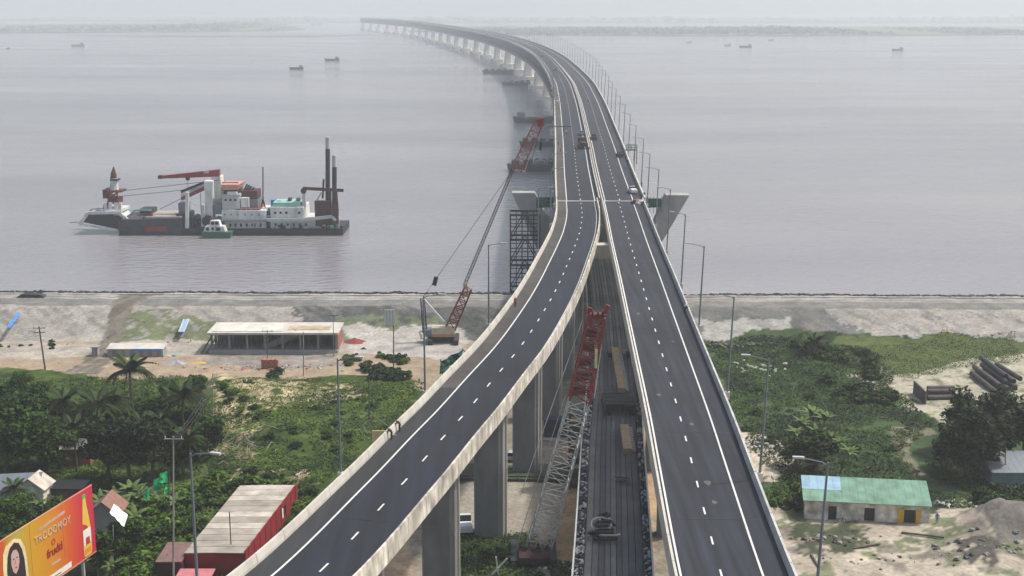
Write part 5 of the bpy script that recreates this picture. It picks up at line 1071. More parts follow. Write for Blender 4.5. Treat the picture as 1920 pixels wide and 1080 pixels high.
# grey shed far right
a = G(1858, 912); t = thing('blue_grey_shed', (a.x, a.y, 2.7), 'grey-roofed shed with blue-grey walls at the right edge', 'shed')
MB().box((a.x, a.y, 2.2), (a.x+9, a.y+5, 5.0)).build('wall', mat('blue_grey_wall', (.13, .19, .21), .7, .2, .7), t)
for k in range(9): MB().hexa([(a.x-.2+k*1.03, a.y-.4, 5.0), (a.x+.8+k*1.03, a.y-.4, 5.0), (a.x+.8+k*1.03, a.y+5.4, 6.6), (a.x-.2+k*1.03, a.y+5.4, 6.6), (a.x-.2+k*1.03, a.y-.4, 5.08), (a.x+.8+k*1.03, a.y-.4, 5.08), (a.x+.8+k*1.03, a.y+5.4, 6.68), (a.x-.2+k*1.03, a.y+5.4, 6.68)]).build('roof_sheet', M_GALV, t)
# village houses at left
def house(px, py, L, Wd, h, rh, rz, wm, rm, label, name='village_house'):
    c = G(px, py); t = thing(name, (c.x, c.y, gz(c.x, c.y)), label, 'house'); ORG[t.name] = Vector((0, 0, 0)); t.rotation_euler = (0, 0, rz)
    MB().box((-L/2, -Wd/2, -.5), (L/2, Wd/2, h)).build('wall', wm, t)
    MB().prism([(-Wd/2, h+.003), (Wd/2, h+.003), (0, h+rh-.05)], -L/2, L/2, axis='x').build('gable', wm, t)
    for s in (-1, 1):
        n = int(L/1.0)
        for k in range(n):
            xa, xb = -L/2-.3+k*(L+.6)/n, -L/2-.3+(k+.98)*(L+.6)/n; e = s*(Wd/2+.4); ze = h-.15
            MB().hexa([(xa, e, ze), (xb, e, ze), (xb, 0, h+rh), (xa, 0, h+rh), (xa, e, ze+.08), (xb, e, ze+.08), (xb, 0, h+rh+.08), (xa, 0, h+rh+.08)] if s < 0 else [(xa, 0, h+rh), (xb, 0, h+rh), (xb, e, ze), (xa, e, ze), (xa, 0, h+rh+.08), (xb, 0, h+rh+.08), (xb, e, ze+.08), (xa, e, ze+.08)]).build('roof_sheet', rm, t)
    MB().box((-.5, -Wd/2-.03, 0), (.5, -Wd/2-.003, 2)).build('door', M_WOOD, t)
    return t
house(28, 945, 8, 5, 3.4, 1.5, .15, M_CONC, M_GALV, 'grey tin-roofed house half hidden at the left edge')
house(68, 948, 3.6, 4, 3.4, 1.6, 1.5, M_PLAST, M_ROOFL, 'small pale gabled house right of the grey tin roof')
house(205, 1010, 4.4, 4.0, 4.4, 1.9, 1.57, M_CONC, M_TILE, 'little house with brown gable and white sheet over its roof')
a, b = PY(208, 956, 172), PY(238, 972, 168); t = thing('white_sheet', (a.x, a.y, a.z), 'bright white sheet spread over the brown roof slope', 'sheet')
sheet(MB(), (PY(205, 962, 166), PY(214, 944, 168), PY(240, 964, 168), PY(232, 990, 165)), .22, 7, 6, seed=5).build('cloth', M_WCLOTH, t)
p = G(146, 905); house(148, 868, 4.5, 3.5, 3.0, 1.0, .1, mat('red_wall_house', (.35, .12, .10), .8, .3, 1), M_CONCL, 'small red and yellow hut glimpsed among the dark trees')
a, b = G(85, 975, 4.2), G(135, 960, 4.2); t = thing('garden_wall', (a.x, a.y, 2.7), 'pale flat wall top behind the billboard', 'wall'); wall('wall', a, b, 2.2, 4.6, 1.3, M_CONC, t)
a = G(88, 940, 3); t = thing('brick_shed', (a.x, a.y, 2.7), 'low brown shed with dark flat roof behind the billboard', 'shed'); MB().box((a.x, a.y, 2.4), (a.x+4, a.y+3, 5)).build('wall', mat('brown_wall', (.16, .10, .09), .9, .2, 1), t); MB().box((a.x-.8, a.y-.6, 5), (a.x+5.6, a.y+3.4, 5.2)).build('roof', M_BLACK, t)
# green cloths on a line
t = thing('clothes_line', (*G(285, 930)[:2], 2.7), 'bright green cloths hung on a line among the trees', 'laundry')
for k, (x0, y0_, x1, y1_) in enumerate(((270, 918, 280, 936), (288, 900, 300, 920), (300, 888, 313, 905), (296, 904, 305, 912), (308, 912, 313, 926))): sheet(MB(), (PY(x0, y0_, 181), PY(x1, y0_-5, 182), PY(x1+1, y1_, 182), PY(x0-1, y1_, 181)), .15, 4, 4, seed=k).build('cloth', M_GCLOTH, t)
MB().tube([PY(262, 922, 181), PY(318, 884, 182)], .04, 4).bar(PY(264, 918, 181), PY(264, 975, 181), .12).bar(PY(317, 882, 182), PY(317, 960, 182), .12).build('line_and_posts', M_WOOD, t)

# billboard
A = PY(172, 908, 160); Ab = PY(180, 1034, 160); dr = Vector((-.25, -.968, 0)).normalized(); BL = 28.0; ztop = A.z; zbot = Ab.z
t = thing('billboard', (A.x, A.y, 2.7), 'large orange and yellow advertising billboard with a bottle and a woman portrait', 'billboard')
nrm = Vector((.968, -.25, 0)); 
def bp(u, v, o=0): p = A-dr*(-1)*0+dr*u+nrm*o; return Vector((p.x, p.y, ztop+(zbot-ztop)*v))
def bquad(u0, v0, u1, v1, o, th=.05):
    return MB().hexa([bp(u1, v1, o-th), bp(u1, v1, o), bp(u0, v1, o), bp(u0, v1, o-th), bp(u1, v0, o-th), bp(u1, v0, o), bp(u0, v0, o), bp(u0, v0, o-th)])
mprint = bpy.data.materials.new('billboard_print'); mprint.use_nodes = True; tt = mprint.node_tree; tc = tt.nodes.new('ShaderNodeNewGeometry'); dt = tt.nodes.new('ShaderNodeVectorMath'); dt.operation = 'SUBTRACT'; dt.inputs[1].default_value = A
d2 = tt.nodes.new('ShaderNodeVectorMath'); d2.operation = 'DOT_PRODUCT'; d2.inputs[1].default_value = dr/BL; cr = tt.nodes.new('ShaderNodeValToRGB')
tt.links.new(tc.outputs['Position'], dt.inputs[0]); tt.links.new(dt.outputs[0], d2.inputs[0]); tt.links.new(d2.outputs['Value'], cr.inputs[0]); tt.links.new(cr.outputs[0], tt.nodes['Principled BSDF'].inputs['Base Color']); tt.nodes['Principled BSDF'].inputs['Roughness'].default_value = .5
ce = cr.color_ramp.elements; ce[0].color = (.50, .02, .06, 1); ce[1].color = (.55, .07, .02, 1); ce[1].position = .92
for pos, c_ in ((.10, (.56, .03, .05)), (.20, (.60, .10, .02)), (.31, (.60, .22, .015)), (.45, (.58, .30, .015)), (.49, (.56, .30, .02)), (.56, (.42, .36, .06)), (.62, (.45, .30, .03)), (.66, (.55, .10, .02))): e = ce.new(pos); e.color = (*c_, 1)
bquad(0, 0, BL, 1, 0, .15).build('panel', mprint, t)
for u in (6.8, 13.4, 20.2): bquad(u, .02, u+.07, .98, .012, .01).build('panel_seam', mat('print_seam', (.45, .16, .03)), t)
for u in (2.5, 9.5, 16.5, 23.5): p = bp(u, .5, -.45); MB().bar((p.x, p.y, 2.0), (p.x, p.y, ztop-.5), .35).build('post', M_LGREY, t)
for v in (.1, .5, .9): MB().bar(bp(.2, v, -.25), bp(BL-.2, v, -.25), .16).build('rear_rail', M_DGREY, t)
for (u0, v0, u1, v1) in ((0, 0, BL, .012), (0, .988, BL, 1)): bquad(u0, v0, u1, v1, .03, .025).build('trim', mat('trim_pink', (.6, .3, .25)), t)
def flatpoly(pts, o, name, m_):
    n = len(pts); vs = [bp(u, v, o) for u, v in pts]+[bp(u, v, o-.02) for u, v in pts]
    MB().add(vs, [tuple(range(n)), tuple(range(2*n-1, n-1, -1))]+[(i, i+n, (i+1) % n+n, (i+1) % n) for i in range(n)]).build(name, m_, t)
M_PY = mat('print_yellow', (.72, .48, .08), .5, .05, 1); M_PR = mat('print_red', (.50, .03, .03), .5, .05, 1); M_PW = mat('print_white', (.78, .76, .72), .5, .04, 1); M_PH = mat('print_hair', (.03, .02, .03), .5, .1, 1); M_PF = mat('print_face', (.55, .36, .33), .5, .06, 1); M_PG = mat('print_green', (.12, .42, .10), .5, .1, 1); M_PO = mat('print_orange', (.65, .25, .03), .5, .05, 1)
# bottle
flatpoly([(2.3, .13), (1.7, .13), (1.55, .25), (1.1, .48), (.95, .60), (.95, .93), (1.2, .97), (2.6, .97), (2.75, .93), (2.75, .60), (2.7, .48), (2.45, .25)], .035, 'bottle_print', M_PY)
flatpoly([(2.4, .07), (1.65, .07), (1.65, .127), (2.4, .127)], .04, 'bottle_cap', M_PG); flatpoly([(2.7, .58), (1.0, .58), (1.0, .80), (2.7, .80)], .06, 'bottle_label', M_PW); flatpoly([(2.2, .70), (1.4, .70), (1.3, .80), (2.3, .80)], .083, 'label_patch', M_PR); flatpoly([(2.65, .48), (1.9, .52), (1.5, .57), (2.7, .57)], .06, 'bottle_red_wedge', M_PR); flatpoly([(2.55, .86), (1.2, .84), (1.2, .92), (2.55, .94)], .06, 'label_foot', M_PO)  # cap, label and a red wedge printed on the bottle above its label
def letters(txt, u, v, size, m_, o=.05, name='lettering'):
    cu = bpy.data.curves.new(name, 'FONT'); cu.body = txt; cu.size = size; cu.extrude = .01; cu.offset = size*.018; cu.align_x = 'CENTER'; cu.align_y = 'CENTER'
    ob = bpy.data.objects.new(name, cu); COL.objects.link(ob); bpy.context.view_layer.update(); me = bpy.data.meshes.new_from_object(ob.evaluated_get(bpy.context.evaluated_depsgraph_get())); bpy.data.objects.remove(ob)
    me.materials.clear(); me.materials.append(m_); ob = bpy.data.objects.new(name, me); COL.objects.link(ob); ob.parent = t
    X_ = -dr; Z_ = Vector((0, 0, 1)); N_ = X_.cross(Z_); mtx = Matrix((X_, Z_, N_)).transposed().to_4x4(); p = bp(u, v, o)-ORG[t.name]; mtx.translation = p; ob.matrix_local = mtx
letters('TROOOMOY', 8.9, .29, 1.28, mat('print_cream', (.58, .40, .24), .5, .05, 1))
flatpoly([(11.6, .15), (6.2, .12), (6.2, .165), (11.6, .19)], .03, 'slogan_strip', mat('print_mauve', (.52, .33, .26)))
letters('O', 9.0, .45, 1.0, M_PR); letters('frudti', 8.8, .575, 1.5, mat('print_crimson', (.30, .01, .03), .5, .05, 1)); flatpoly([(9.6, .735), (7.8, .735), (7.8, .77), (9.6, .77)], .03, 'slogan_strip', mat('print_mauve', (.5, .33, .28)))
flatpoly([(12.8, .885), (5.6, .885), (5.6, .965), (12.8, .965)], .04, 'white_strip', M_PW); letters('--- ------', 9.2, .925, .8, M_DGREY, .06)
_fp = flatpoly
def flatpoly(pts, o, name, m_): _fp([(14.2+(u-15.2)*.53, v*.62 if v < .9 else 1.0) for u, v in pts], o, name, m_)
# portrait
flatpoly([(22.5, .18), (19.5, .12), (17.2, .22), (16.0, .42), (15.5, .7), (15.2, 1.0), (24.2, 1.0), (24.0, .6), (23.6, .32)], .04, 'portrait_halo', mat('print_pale', (.72, .62, .35)))
flatpoly([(21.2, .26), (19.6, .20), (18.0, .27), (17.0, .45), (16.4, .7), (16.1, 1.0), (22.8, 1.0), (22.7, .7), (22.2, .42)], .065, 'hair_print', M_PH)
flatpoly([(21.0, .42), (20.2, .35), (19.1, .37), (18.4, .48), (18.3, .66), (18.9, .80), (19.8, .88), (20.7, .80), (21.2, .62)], .09, 'face_print', M_PF)
for u in (20.3, 19.1): flatpoly([(u+.3, .535), (u, .52), (u-.3, .535), (u, .555)], .115, 'eye_print', M_PH)
flatpoly([(20.1, .735), (19.6, .72), (19.2, .735), (19.6, .76)], .115, 'mouth_print', M_PR); flatpoly([(19.75, .56), (19.6, .66), (19.85, .66)], .115, 'nose_print', mat('print_face_dark', (.42, .25, .22)))

# pipes on the right
mpipes = [M_RUST, mat('pipe_dark', (.025, .028, .035), .6, .3, 1)]
t = thing('pipe_stack', (*G(1860, 740)[:2], 2.7), 'jumbled stack of long dark steel pipes in the sandy clearing', 'pipes')
for k, (x0, y0_, x1, y1_, z) in enumerate(((1822, 705, 1868, 742, .5), (1832, 702, 1880, 738, .5), (1843, 700, 1890, 736, .5), (1856, 698, 1903, 733, .5), (1826, 700, 1874, 737, 1.3), (1840, 696, 1887, 731, 1.3), (1850, 693, 1900, 728, 1.3), (1838, 690, 1884, 726, 2.1), (1868, 695, 1912, 722, 1.2))):
    a, b = G(x0, y0_, 2.7), G(x1, y1_, 2.7); mb = MB(); r = .52; a.z = b.z = 2.8+z; n = 12
    dd = (b-a).normalized(); mb.tube([a, b], r, n, 0); mb.tube([a-dd*.02, a+dd*.05], r*.8, n, 1); mb.tube([b-dd*.05, b+dd*.02], r*.8, n, 1)
    mb.build('pipe', [mpipes[k % 2], M_BLACK], t, smooth=False)
t = thing('pipe_stack', (*G(1760, 752)[:2], 2.7), 'short stack of rusty pipes end-on beside the dark tree', 'pipes')
for k in range(5):
    a = G(1738, 738+k*6 if k < 3 else 741+(k-3)*6, 2.7); z = 3.2 if k < 3 else 4.1; MB().tube([(a.x, a.y, z), (a.x+5.2, a.y+.2, z)], .5, 12).build('pipe', M_RUST, t)
MB().box((G(1738, 758).x-.5, G(1738, 758).y-.2, 2.6), (G(1738, 758).x-.2, G(1738, 738).y+.3, 5.2)).build('rack_end', M_WOOD, t)
# blue tarps on the slope
for px0, py0, px1, py1, w_, lab, s in ((12, 614, 38, 578, 7, 'bright blue tarpaulin strip on the embankment at far left', 1), (334, 622, 350, 582, 12, 'faded blue tarpaulin strip on the embankment slope', 2)):
    pts = []
    for (x, y) in ((px0, py0), (px0+w_, py0), (px1+w_, py1), (px1, py1)):
        p = G(x, y, 5)
        for _ in range(8): p = G(x, y, gz(p.x, p.y)+.12)
        pts.append(p)
    tm = thing('tarpaulin', pts[0], lab, 'tarpaulin'); sheet(MB(), pts, .1, 4, 8, seed=s).build('sheet', M_BLUE if s == 1 else mat('tarp_faded', (.30, .40, .55), .7, .2, 1), tm)
p = G(56, 558, 7.2); tag(MB().prism([(p.x-3.2, 7.3), (p.x+3.4, 7.3), (p.x+2.4, 7.9), (p.x-2, 8.0)], p.y, p.y+2).build('dark_boat_hull', M_DGREY), 'dark upturned boat lying on the embankment crest', 'boat')

# poles
def pole(px, ptop, py, label, name='utility_pole', lean=0, r=.14, arms=1, m_=M_WOOD, cat='pole', side=0):
    g = G(px, py); tp = PY(px+lean, ptop, g.y); t = thing(name, (g.x, g.y, gz(g.x, g.y)), label, cat)
    MB().tube([(g.x, g.y, gz(g.x, g.y)-.3), tp], [r, r*.7], 8).build('shaft', m_, t)
    for k in range(arms): z = tp.z-.35-k*.9; MB().bar((tp.x-1.2, tp.y, z), (tp.x+1.2, tp.y, z), .14).build('crossarm', m_, t); [MB().tube([(tp.x+dx, tp.y, z+.05), (tp.x+dx, tp.y, z+.35)], .07, 6).build('insulator', M_LGREY, t) for dx in (-1, 0, 1)]
    return t
pole(85, 612, 693, 'leaning wooden power pole with crossarms at far left by the dirt road', lean=-12, arms=2, r=.2)
g = G(78, 693); 
pole(569, 622, 706, 'concrete pole in front of the unfinished building', arms=0, m_=M_CONC, r=.12); pole(625, 588, 668, 'thin pole at the right corner of the unfinished building', arms=1, m_=M_GALV, r=.09); pole(501, 618, 678, 'thin pole rising behind the brick stack', arms=1, r=.09)
pole(692, 706, 792, 'short wooden pole standing in the green field', arms=0, r=.13); pole(399, 700, 800, 'bare pole among the palm trees', arms=0, m_=M_CONC, r=.1); pole(325, 818, 1120, 'tall pole topped with cables between trees and warehouse', arms=1, m_=M_CONC, r=.14)
pole(212, 985, 1070, 'thin pale pole in front of the brown gable', arms=0, m_=M_CONC, r=.1); pole(1885, 825, 905, 'thin pole before the shed at the right edge', arms=1, r=.1); pole(1012, 680, 800, 'slim pole below the left viaduct near the columns', arms=0, m_=M_CONC, r=.08)
t = pole(738, 606, 702, 'tall pole carrying a blank pale board', 'signboard', arms=0, r=.14, cat='signboard'); p = PY(731, 595, G(738, 702).y)
MB().box((p.x-1.05, p.y-.12, p.z-1.7), (p.x+1.05, p.y, p.z+1.6)).build('board', M_WHITE, t)
for dx in (-.6, 0, .6): MB().box((p.x+dx-.04, p.y-.16, p.z-1.7), (p.x+dx+.04, p.y-.12, p.z+1.6)).build('board_rib', M_CONC, t)
# cables between poles
t1 = PY(325, 820, G(325, 1120).y); 
for k, (q, lab) in enumerate(((PY(400, 702, G(399, 800).y), 'sagging cables running up from the tall pole to the bare pole'), (PY(245, 930, 181), 'cables dropping left from the tall pole towards the green cloths'))):
    mb = MB()
    for j in range(3): mb.tube([t1.lerp(q, u)+Vector((j*.3, 0, -4*(.6+.2*j)*u*(1-u)*1.5)) for u in [i/8 for i in range(9)]], .05, 4)
    tag(mb.build('power_cable', M_BLACK), lab, 'cables')
# bare tree and fence of sticks
g = G(382, 850); t = thing('bare_tree', (g.x, g.y, 2.7), 'leafless grey tree standing among the palms', 'tree'); MB().tube([(g.x, g.y, 2), PY(380, 770, g.y), PY(378, 745, g.y)], [.22, .16, .08], 7).build('trunk', M_BARK, t)
for (x, y, x2, y2) in ((380, 790, 360, 755), (379, 770, 395, 740), (380, 805, 350, 790), (380, 800, 398, 790)): MB().tube([PY(x, y, g.y), PY(x2, y2, g.y)], [.1, .04], 5).build('branch', M_BARK, t)

# ================================================================ VEGETATION
def tint_of(base, n, v=.35): return np.array(base)*np.array([.78, .92, .40])*(1+rng.uniform(-v, v, (n, 1)))*(1+rng.uniform(-.12, .12, (n, 3)))
def crown_mesh(name, R_, H_, clumps, per, size, base, parent, z0=0, alt=None):
    V = []; Fq = []; Cc = []; off = 0
    for k in range(clumps):
        a = rng.uniform(0, 6.283); r = R_*math.sqrt(rng.uniform(0, 1))*.78; z = z0+H_*(.5+.45*rng.uniform(-1, 1)*(1-(r/R_)**2*.6)); cr_ = R_*rng.uniform(.24, .42)
        d = rng.normal(size=(per, 3)); d /= np.linalg.norm(d, axis=1)[:, None]; d *= (rng.uniform(.55, 1.05, (per, 1)))
        c = d*[cr_, cr_, cr_*.72]+[r*math.cos(a), r*math.sin(a), z]
        b = np.array(base if alt is None or rng.uniform() > .35 else alt)*rng.uniform(.72, 1.3)
        v, f_, cc = leaves(c, size, tint_of(b, per), .5); V.append(v); Fq.append(f_+off); Cc.append(cc); off += len(v)
    return big_mesh(name, np.concatenate(V), np.concatenate(Fq), M_LEAF, np.concatenate(Cc), parent=parent)
def tree_proto(Rr, H, trunk, base, alt, clumps=26, per=95, size=.42):
    t = proto('broadleaf_tree', 'x', 'tree', 'leafy trees'); mb = MB(); mb.tube([(0, 0, -.5), (.15, .1, trunk*.6), (.1, .2, trunk)], [.32, .24, .18], 7)
    for k in range(5): a = k*1.3; mb.tube([(.1, .2, trunk*.85), (math.cos(a)*Rr*.3, math.sin(a)*Rr*.3, trunk+H*.25), (math.cos(a)*Rr*.55, math.sin(a)*Rr*.55, trunk+H*.5)], [.15, .1, .05], 5)
    mb.build('trunk', M_BARK, t); crown_mesh('crown', Rr, H, clumps, per, size, base, t, trunk*.75, alt); return Placer(t)
TP = [tree_proto(4.6, 7.5, 4.2, (.020, .042, .012), (.060, .110, .020)), tree_proto(3.8, 6.5, 3.6, (.010, .021, .010), (.020, .036, .014)), tree_proto(4.2, 6.0, 3.0, (.040, .075, .018), (.070, .115, .028)), tree_proto(3.2, 5.0, 2.6, (.014, .028, .010), (.035, .068, .018))]
for i, (px, py, k, sc, lab) in enumerate((
    (12, 905, 0, 1.25, 'big dark leafy tree at the left edge above the village'), (52, 890, 0, 1.2, 'big tree with bright leaf tips left of the palms'), (88, 900, 2, 1.1, 'rounded lighter green tree at the right side of the big left clump'),
    (20, 850, 0, 1.1, 'leafy tree behind the biggest one at the left edge'), (70, 838, 0, 1.0, 'leafy tree at the back of the left clump beside bright grass'), (105, 872, 2, .9, 'bushy tree overhanging the red and yellow hut'),
    (115, 812, 1, .75, 'dark small tree left of the palm row'), (160, 818, 1, .65, 'dark tree directly above the hut'), (205, 900, 1, 1.1, 'very dark tree right of the hut'), (245, 905, 1, 1.2, 'very dark broad tree in the middle of the grove'),
    (290, 905, 1, 1.1, 'very dark tree just left of the tall pole'), (345, 890, 3, 1.1, 'dark tree just right of the tall pole'), (385, 862, 3, 1.0, 'tree at the right edge of the grove under the bare tree'), (225, 838, 3, .95, 'tree below the highest palm'),
    (300, 830, 1, .95, 'dark tree between the two highest palms'), (350, 826, 3, .9, 'dark tree under the right-hand palm'), (400, 830, 3, .6, 'dark round tree at the edge of the sandy mound'), (180, 850, 3, .8, 'tree behind the very dark ones, left part of the grove'), (265, 790, 3, .6, 'small tree behind the grove'), (315, 750, 2, .5, 'small green tree near the sandy road'), (370, 745, 2, .5, 'small green tree left of the sandy mound'),
    (330, 775, 2, .6, 'light green tree behind the right palm'), (40, 745, 2, .6, 'small bright tree at the back left'), (90, 755, 2, .5, 'small bright tree by the dirt road at left'),
    (1800, 905, 1, 1.1, 'black-green tree left in the dark right-hand clump'), (1842, 900, 1, 1.35, 'tallest black-green tree of the right-hand clump'), (1890, 868, 1, 1.3, 'black-green tree above the grey shed'), (1915, 870, 1, 1.2, 'black-green tree cut by the right edge'),
    (1812, 850, 1, 1.2, 'dark tree just below the pipe stack'), (1775, 880, 3, .8, 'smaller dark tree beside the wheel tracks'), (1868, 838, 1, 1.1, 'dark tree right of the pipe stack'), (1530, 890, 3, 1.0, 'dark tree behind the green-roofed building'), (1490, 880, 3, .7, 'dark low tree behind the right lamp post'),
    (60, 1075, 2, .6, 'low tree in front of the village below the billboard'), (45, 985, 2, .55, 'round hedge-like tree behind the billboard'), (110, 985, 2, .5, 'second hedge-like tree behind the billboard'), (10, 1000, 2, .6, 'hedge-like tree at the left edge behind the billboard'), (235, 1050, 3, .8, 'dark tree under the white sheet'), (190, 1075, 3, .8, 'dark tree beneath the billboard corner'))):
    g = G(px, py); TP[k].put((g.x, g.y, gz(g.x, g.y)), random.uniform(0, 6.28), sc, lab, 'leafy trees')
# palms
pmb = proto('coconut_palm', 'x', 'palm tree', 'coconut palms'); MB().tube([(0, 0, -.4), (.15, 0, 3), (.1, .1, 6), (.35, .1, 8.3)], [.28, .2, .17, .15], 7).build('trunk', M_BARK, pmb)
def frond_mesh(L=3.9, droop=1.5, col=(.045, .075, .022)):
    V = []; Fq = []; n = 15; pts = []
    for i in range(n+1): u = i/n; pts.append(np.array([L*u*(1-.15*u), 0, 1.0*u-droop*1.6*u*u]))
    for i in range(1, n+1):
        u = i/n; ll = 1.15*math.sin(math.pi*min(1, .18+u*.78))
        for s in (-1, 1):
            a = pts[i]; b = a+np.array([.35*ll, s*ll*.75, -.45*ll]); w_ = np.array([.12, 0, .03]); o = len(V); V += [a-w_, a+w_, b+w_*.3, b-w_*.3]; Fq.append([o, o+1, o+2, o+3])
    for i in range(n): o = len(V); w_ = np.array([0, .05, 0]); V += [pts[i]-w_, pts[i]+w_, pts[i+1]+w_, pts[i+1]-w_]; Fq.append([o, o+1, o+2, o+3])
    V = np.array(V); ob = big_mesh('frond', V, np.array(Fq), M_LEAF, np.array(col)*.7*(1+rng.uniform(-.25, .25, (len(V), 1)))); me = ob.data; bpy.data.objects.remove(ob); return me
FM = [frond_mesh(), frond_mesh(3.6, 2.1, (.06, .085, .03)), frond_mesh(3.9, .8, (.05, .085, .025)), frond_mesh(3.2, 2.6, (.14, .11, .05))]
for k in range(19):
    o = bpy.data.objects.new('frond', FM[3] if k > 16 else FM[(2, 0, 1)[k % 3]]); COL.objects.link(o); o.parent = pmb; o.location = (.35, .1, 8.2); o.rotation_euler = (0, random.uniform(-.25, .15)-(.7 if k % 3 == 0 else 0), k*2.4)
PP = Placer(pmb)
for i, (px, py, sc, lab) in enumerate(((250, 806, 1.3, 'highest coconut palm standing above the grove by the road'), (345, 846, 1.15, 'coconut palm with dark crown at the right of the grove'), (185, 862, 1.15, 'coconut palm right of the hut'), (215, 850, 1.05, 'coconut palm in the middle left of the grove'), (145, 885, .9, 'coconut palm leaning over the red and yellow hut'),
    (122, 838, 1.0, 'coconut palm next to the big left trees'), (305, 862, .8, 'low coconut palm between the dark trees'), (360, 900, .85, 'coconut palm low beside the tall pole'), (270, 868, .8, 'low palm below the highest palm'), (30, 975, .6, 'small palm before the grey tin-roofed house'), (330, 800, .6, 'small palm behind the bare tree'), (1527, 664, .95, 'spiky palm at the foot of the embankment on the right'), (1508, 668, .6, 'smaller spiky palm left of the taller one on the right'))):
    g = G(px, py); PP.put((g.x, g.y, gz(g.x, g.y)-(5.6*sc if px > 1000 else 0)), random.uniform(0, 6), sc, lab, 'coconut palms')
# banana plants
bn = proto('banana_plant', 'x', 'banana plant', 'banana plants'); MB().tube([(0, 0, -.3), (0, 0, 1.8)], [.16, .1], 7).build('stem', mat('banana_stem', (.12, .16, .06), .7, .2, 2), bn)
V = []; Fq = []; n = 8
for i in range(n+1): u = i/n; wv = .36*math.sin(math.pi*min(.97, .08+u*.9)); x = 2.3*u; z = 1.5*u-1.9*u*u; V += [[x, -wv, z-wv*.35], [x, 0, z], [x, wv, z-wv*.35]]
for i in range(n): o = i*3; Fq += [[o, o+1, o+4, o+3], [o+1, o+2, o+5, o+4]]
ob = big_mesh('leaf', np.array(V), np.array(Fq), M_LEAF, np.tile(np.array([.085, .13, .035]), (len(V), 1))*(1+rng.uniform(-.2, .3, (len(V), 1)))); bme = ob.data; bpy.data.objects.remove(ob)
for k in range(9): o = bpy.data.objects.new('leaf', bme); COL.objects.link(o); o.parent = bn; o.location = (0, 0, 1.75); o.rotation_euler = (random.uniform(-.2, .2), -.75+random.uniform(-.3, .5), k*2.4)
BP = Placer(bn); bl_ = [(1520, 800), (1545, 812), (1500, 815), (1530, 835), (1560, 840), (1515, 850), (1545, 865), (1575, 850), (1490, 838), (1590, 875), (218, 960), (246, 952), (262, 968), (232, 985), (280, 950), (255, 1000), (190, 965), (20, 950), (50, 962), (75, 968), (160, 1078), (185, 1080), (210, 1085), (300, 960), (330, 965)]
for i, (px, py) in enumerate(bl_):
    g = G(px, py); side = px > 1000; BP.put((g.x, g.y, gz(g.x, g.y)), random.uniform(0, 6), random.uniform(.8, 1.25), (('banana plant %s in the cluster right of the viaduct' if side else 'banana plant %s in the garden by the brown gable') % ('farthest back', 'back right', 'back left', 'in the middle', 'middle right', 'middle left', 'front left', 'front right', 'at the far left', 'at the far right', 'rearmost', 'behind the sheet', 'right of the sheet', 'before the sheet', 'under the green cloths', 'left of the cloths', 'at the back left', 'before the grey roof', 'right of the grey roof', 'near the dark roof', 'below the billboard', 'under the billboard post', 'right of the billboard post', 'by the lamp post', 'right of the lamp post')[i]), 'banana plants on the right bank' if side else 'banana plants in the village garden')
# shrubs
def bush_proto(base, alt, Rr=1.6, H=1.7): 
    t = proto('shrub', 'x', 'shrub', 'shrubs'); MB().tube([(0, 0, -.2), (.05, 0, H*.5)], [.07, .04], 5).build('stem', M_BARK, t); crown_mesh('foliage', Rr, H, 12, 60, .30, base, t, 0, alt); return Placer(t)
SH = [bush_proto((.030, .055, .018), (.050, .090, .022)), bush_proto((.060, .100, .022), (.090, .135, .03)), bush_proto((.018, .036, .016), (.030, .055, .02))]
def scatter_bush(poly, n, kinds, lo, hi, lab, grp):
    P = gp(poly); tail = lab.split('shrub', 1)[1].lstrip(' clump').replace('tiny ', '') if 'shrub' in lab else lab; xs = [p[0] for p in P]; ys = [p[1] for p in P]; k = 0; tr = 0
    while k < n and tr < n*40:
        tr += 1; x, y = random.uniform(min(xs), max(xs)), random.uniform(min(ys), max(ys))
        if not inpoly(np.array([x]), np.array([y]), P)[0]: continue
        s = random.uniform(lo, hi); kd = random.choice(kinds); u = (x-min(xs))/(max(xs)-min(xs)); v = (y-min(ys))/(max(ys)-min(ys))
        pos = ('left', 'centre-left', 'centre-right', 'right')[min(3, int(u*4))]; dep = ('nearest', 'near', 'far', 'farthest')[min(3, int(v*4))]
        lb = ' '.join((f"{('small', 'medium', 'large')[min(2, int((s-lo)/(hi-lo+1e-6)*3))]} {('green', 'bright', 'dark')[kd]} shrub, {dep} {pos} of those {tail}").split()[:16])
        SH[kd].put((x, y, gz(x, y)-.1), random.uniform(0, 6), (s*random.uniform(.8, 1.4), s, s*random.uniform(.6, 1.0)), lb, grp); k += 1
scatter_bush([(430, 790), (700, 740), (760, 760), (640, 870), (560, 900), (430, 880)], 20, (0, 2, 1), .4, .8, 'low shrub in the green field left of the viaduct', 'shrubs in the left field')
scatter_bush([(330, 910), (450, 890), (600, 900), (600, 940), (550, 970), (450, 1000), (330, 1030), (230, 1000)], 46, (1, 1, 0), .9, 1.7, 'bright green shrub beside the red warehouse', 'shrubs around the warehouse')
scatter_bush([(230, 990), (330, 940), (340, 1090), (210, 1100)], 30, (0, 1), 1.0, 1.8, 'shrub between the brown gable and the warehouse', 'shrubs below the village')
scatter_bush([(0, 960), (130, 960), (60, 1000), (0, 1010)], 14, (0,), 1.0, 1.6, 'dark hedge shrub behind the billboard', 'hedge behind the billboard')
scatter_bush([(690, 690), (765, 690), (760, 720), (700, 720)], 9, (0, 2), .9, 1.5, 'dark shrub clump at the foot of the signboard pole', 'shrubs by the signboard')
scatter_bush([(640, 668), (760, 665), (765, 690), (650, 690)], 12, (0, 1), .6, 1.1, 'low shrub between soil piles and the dirt road', 'shrubs by the soil piles')
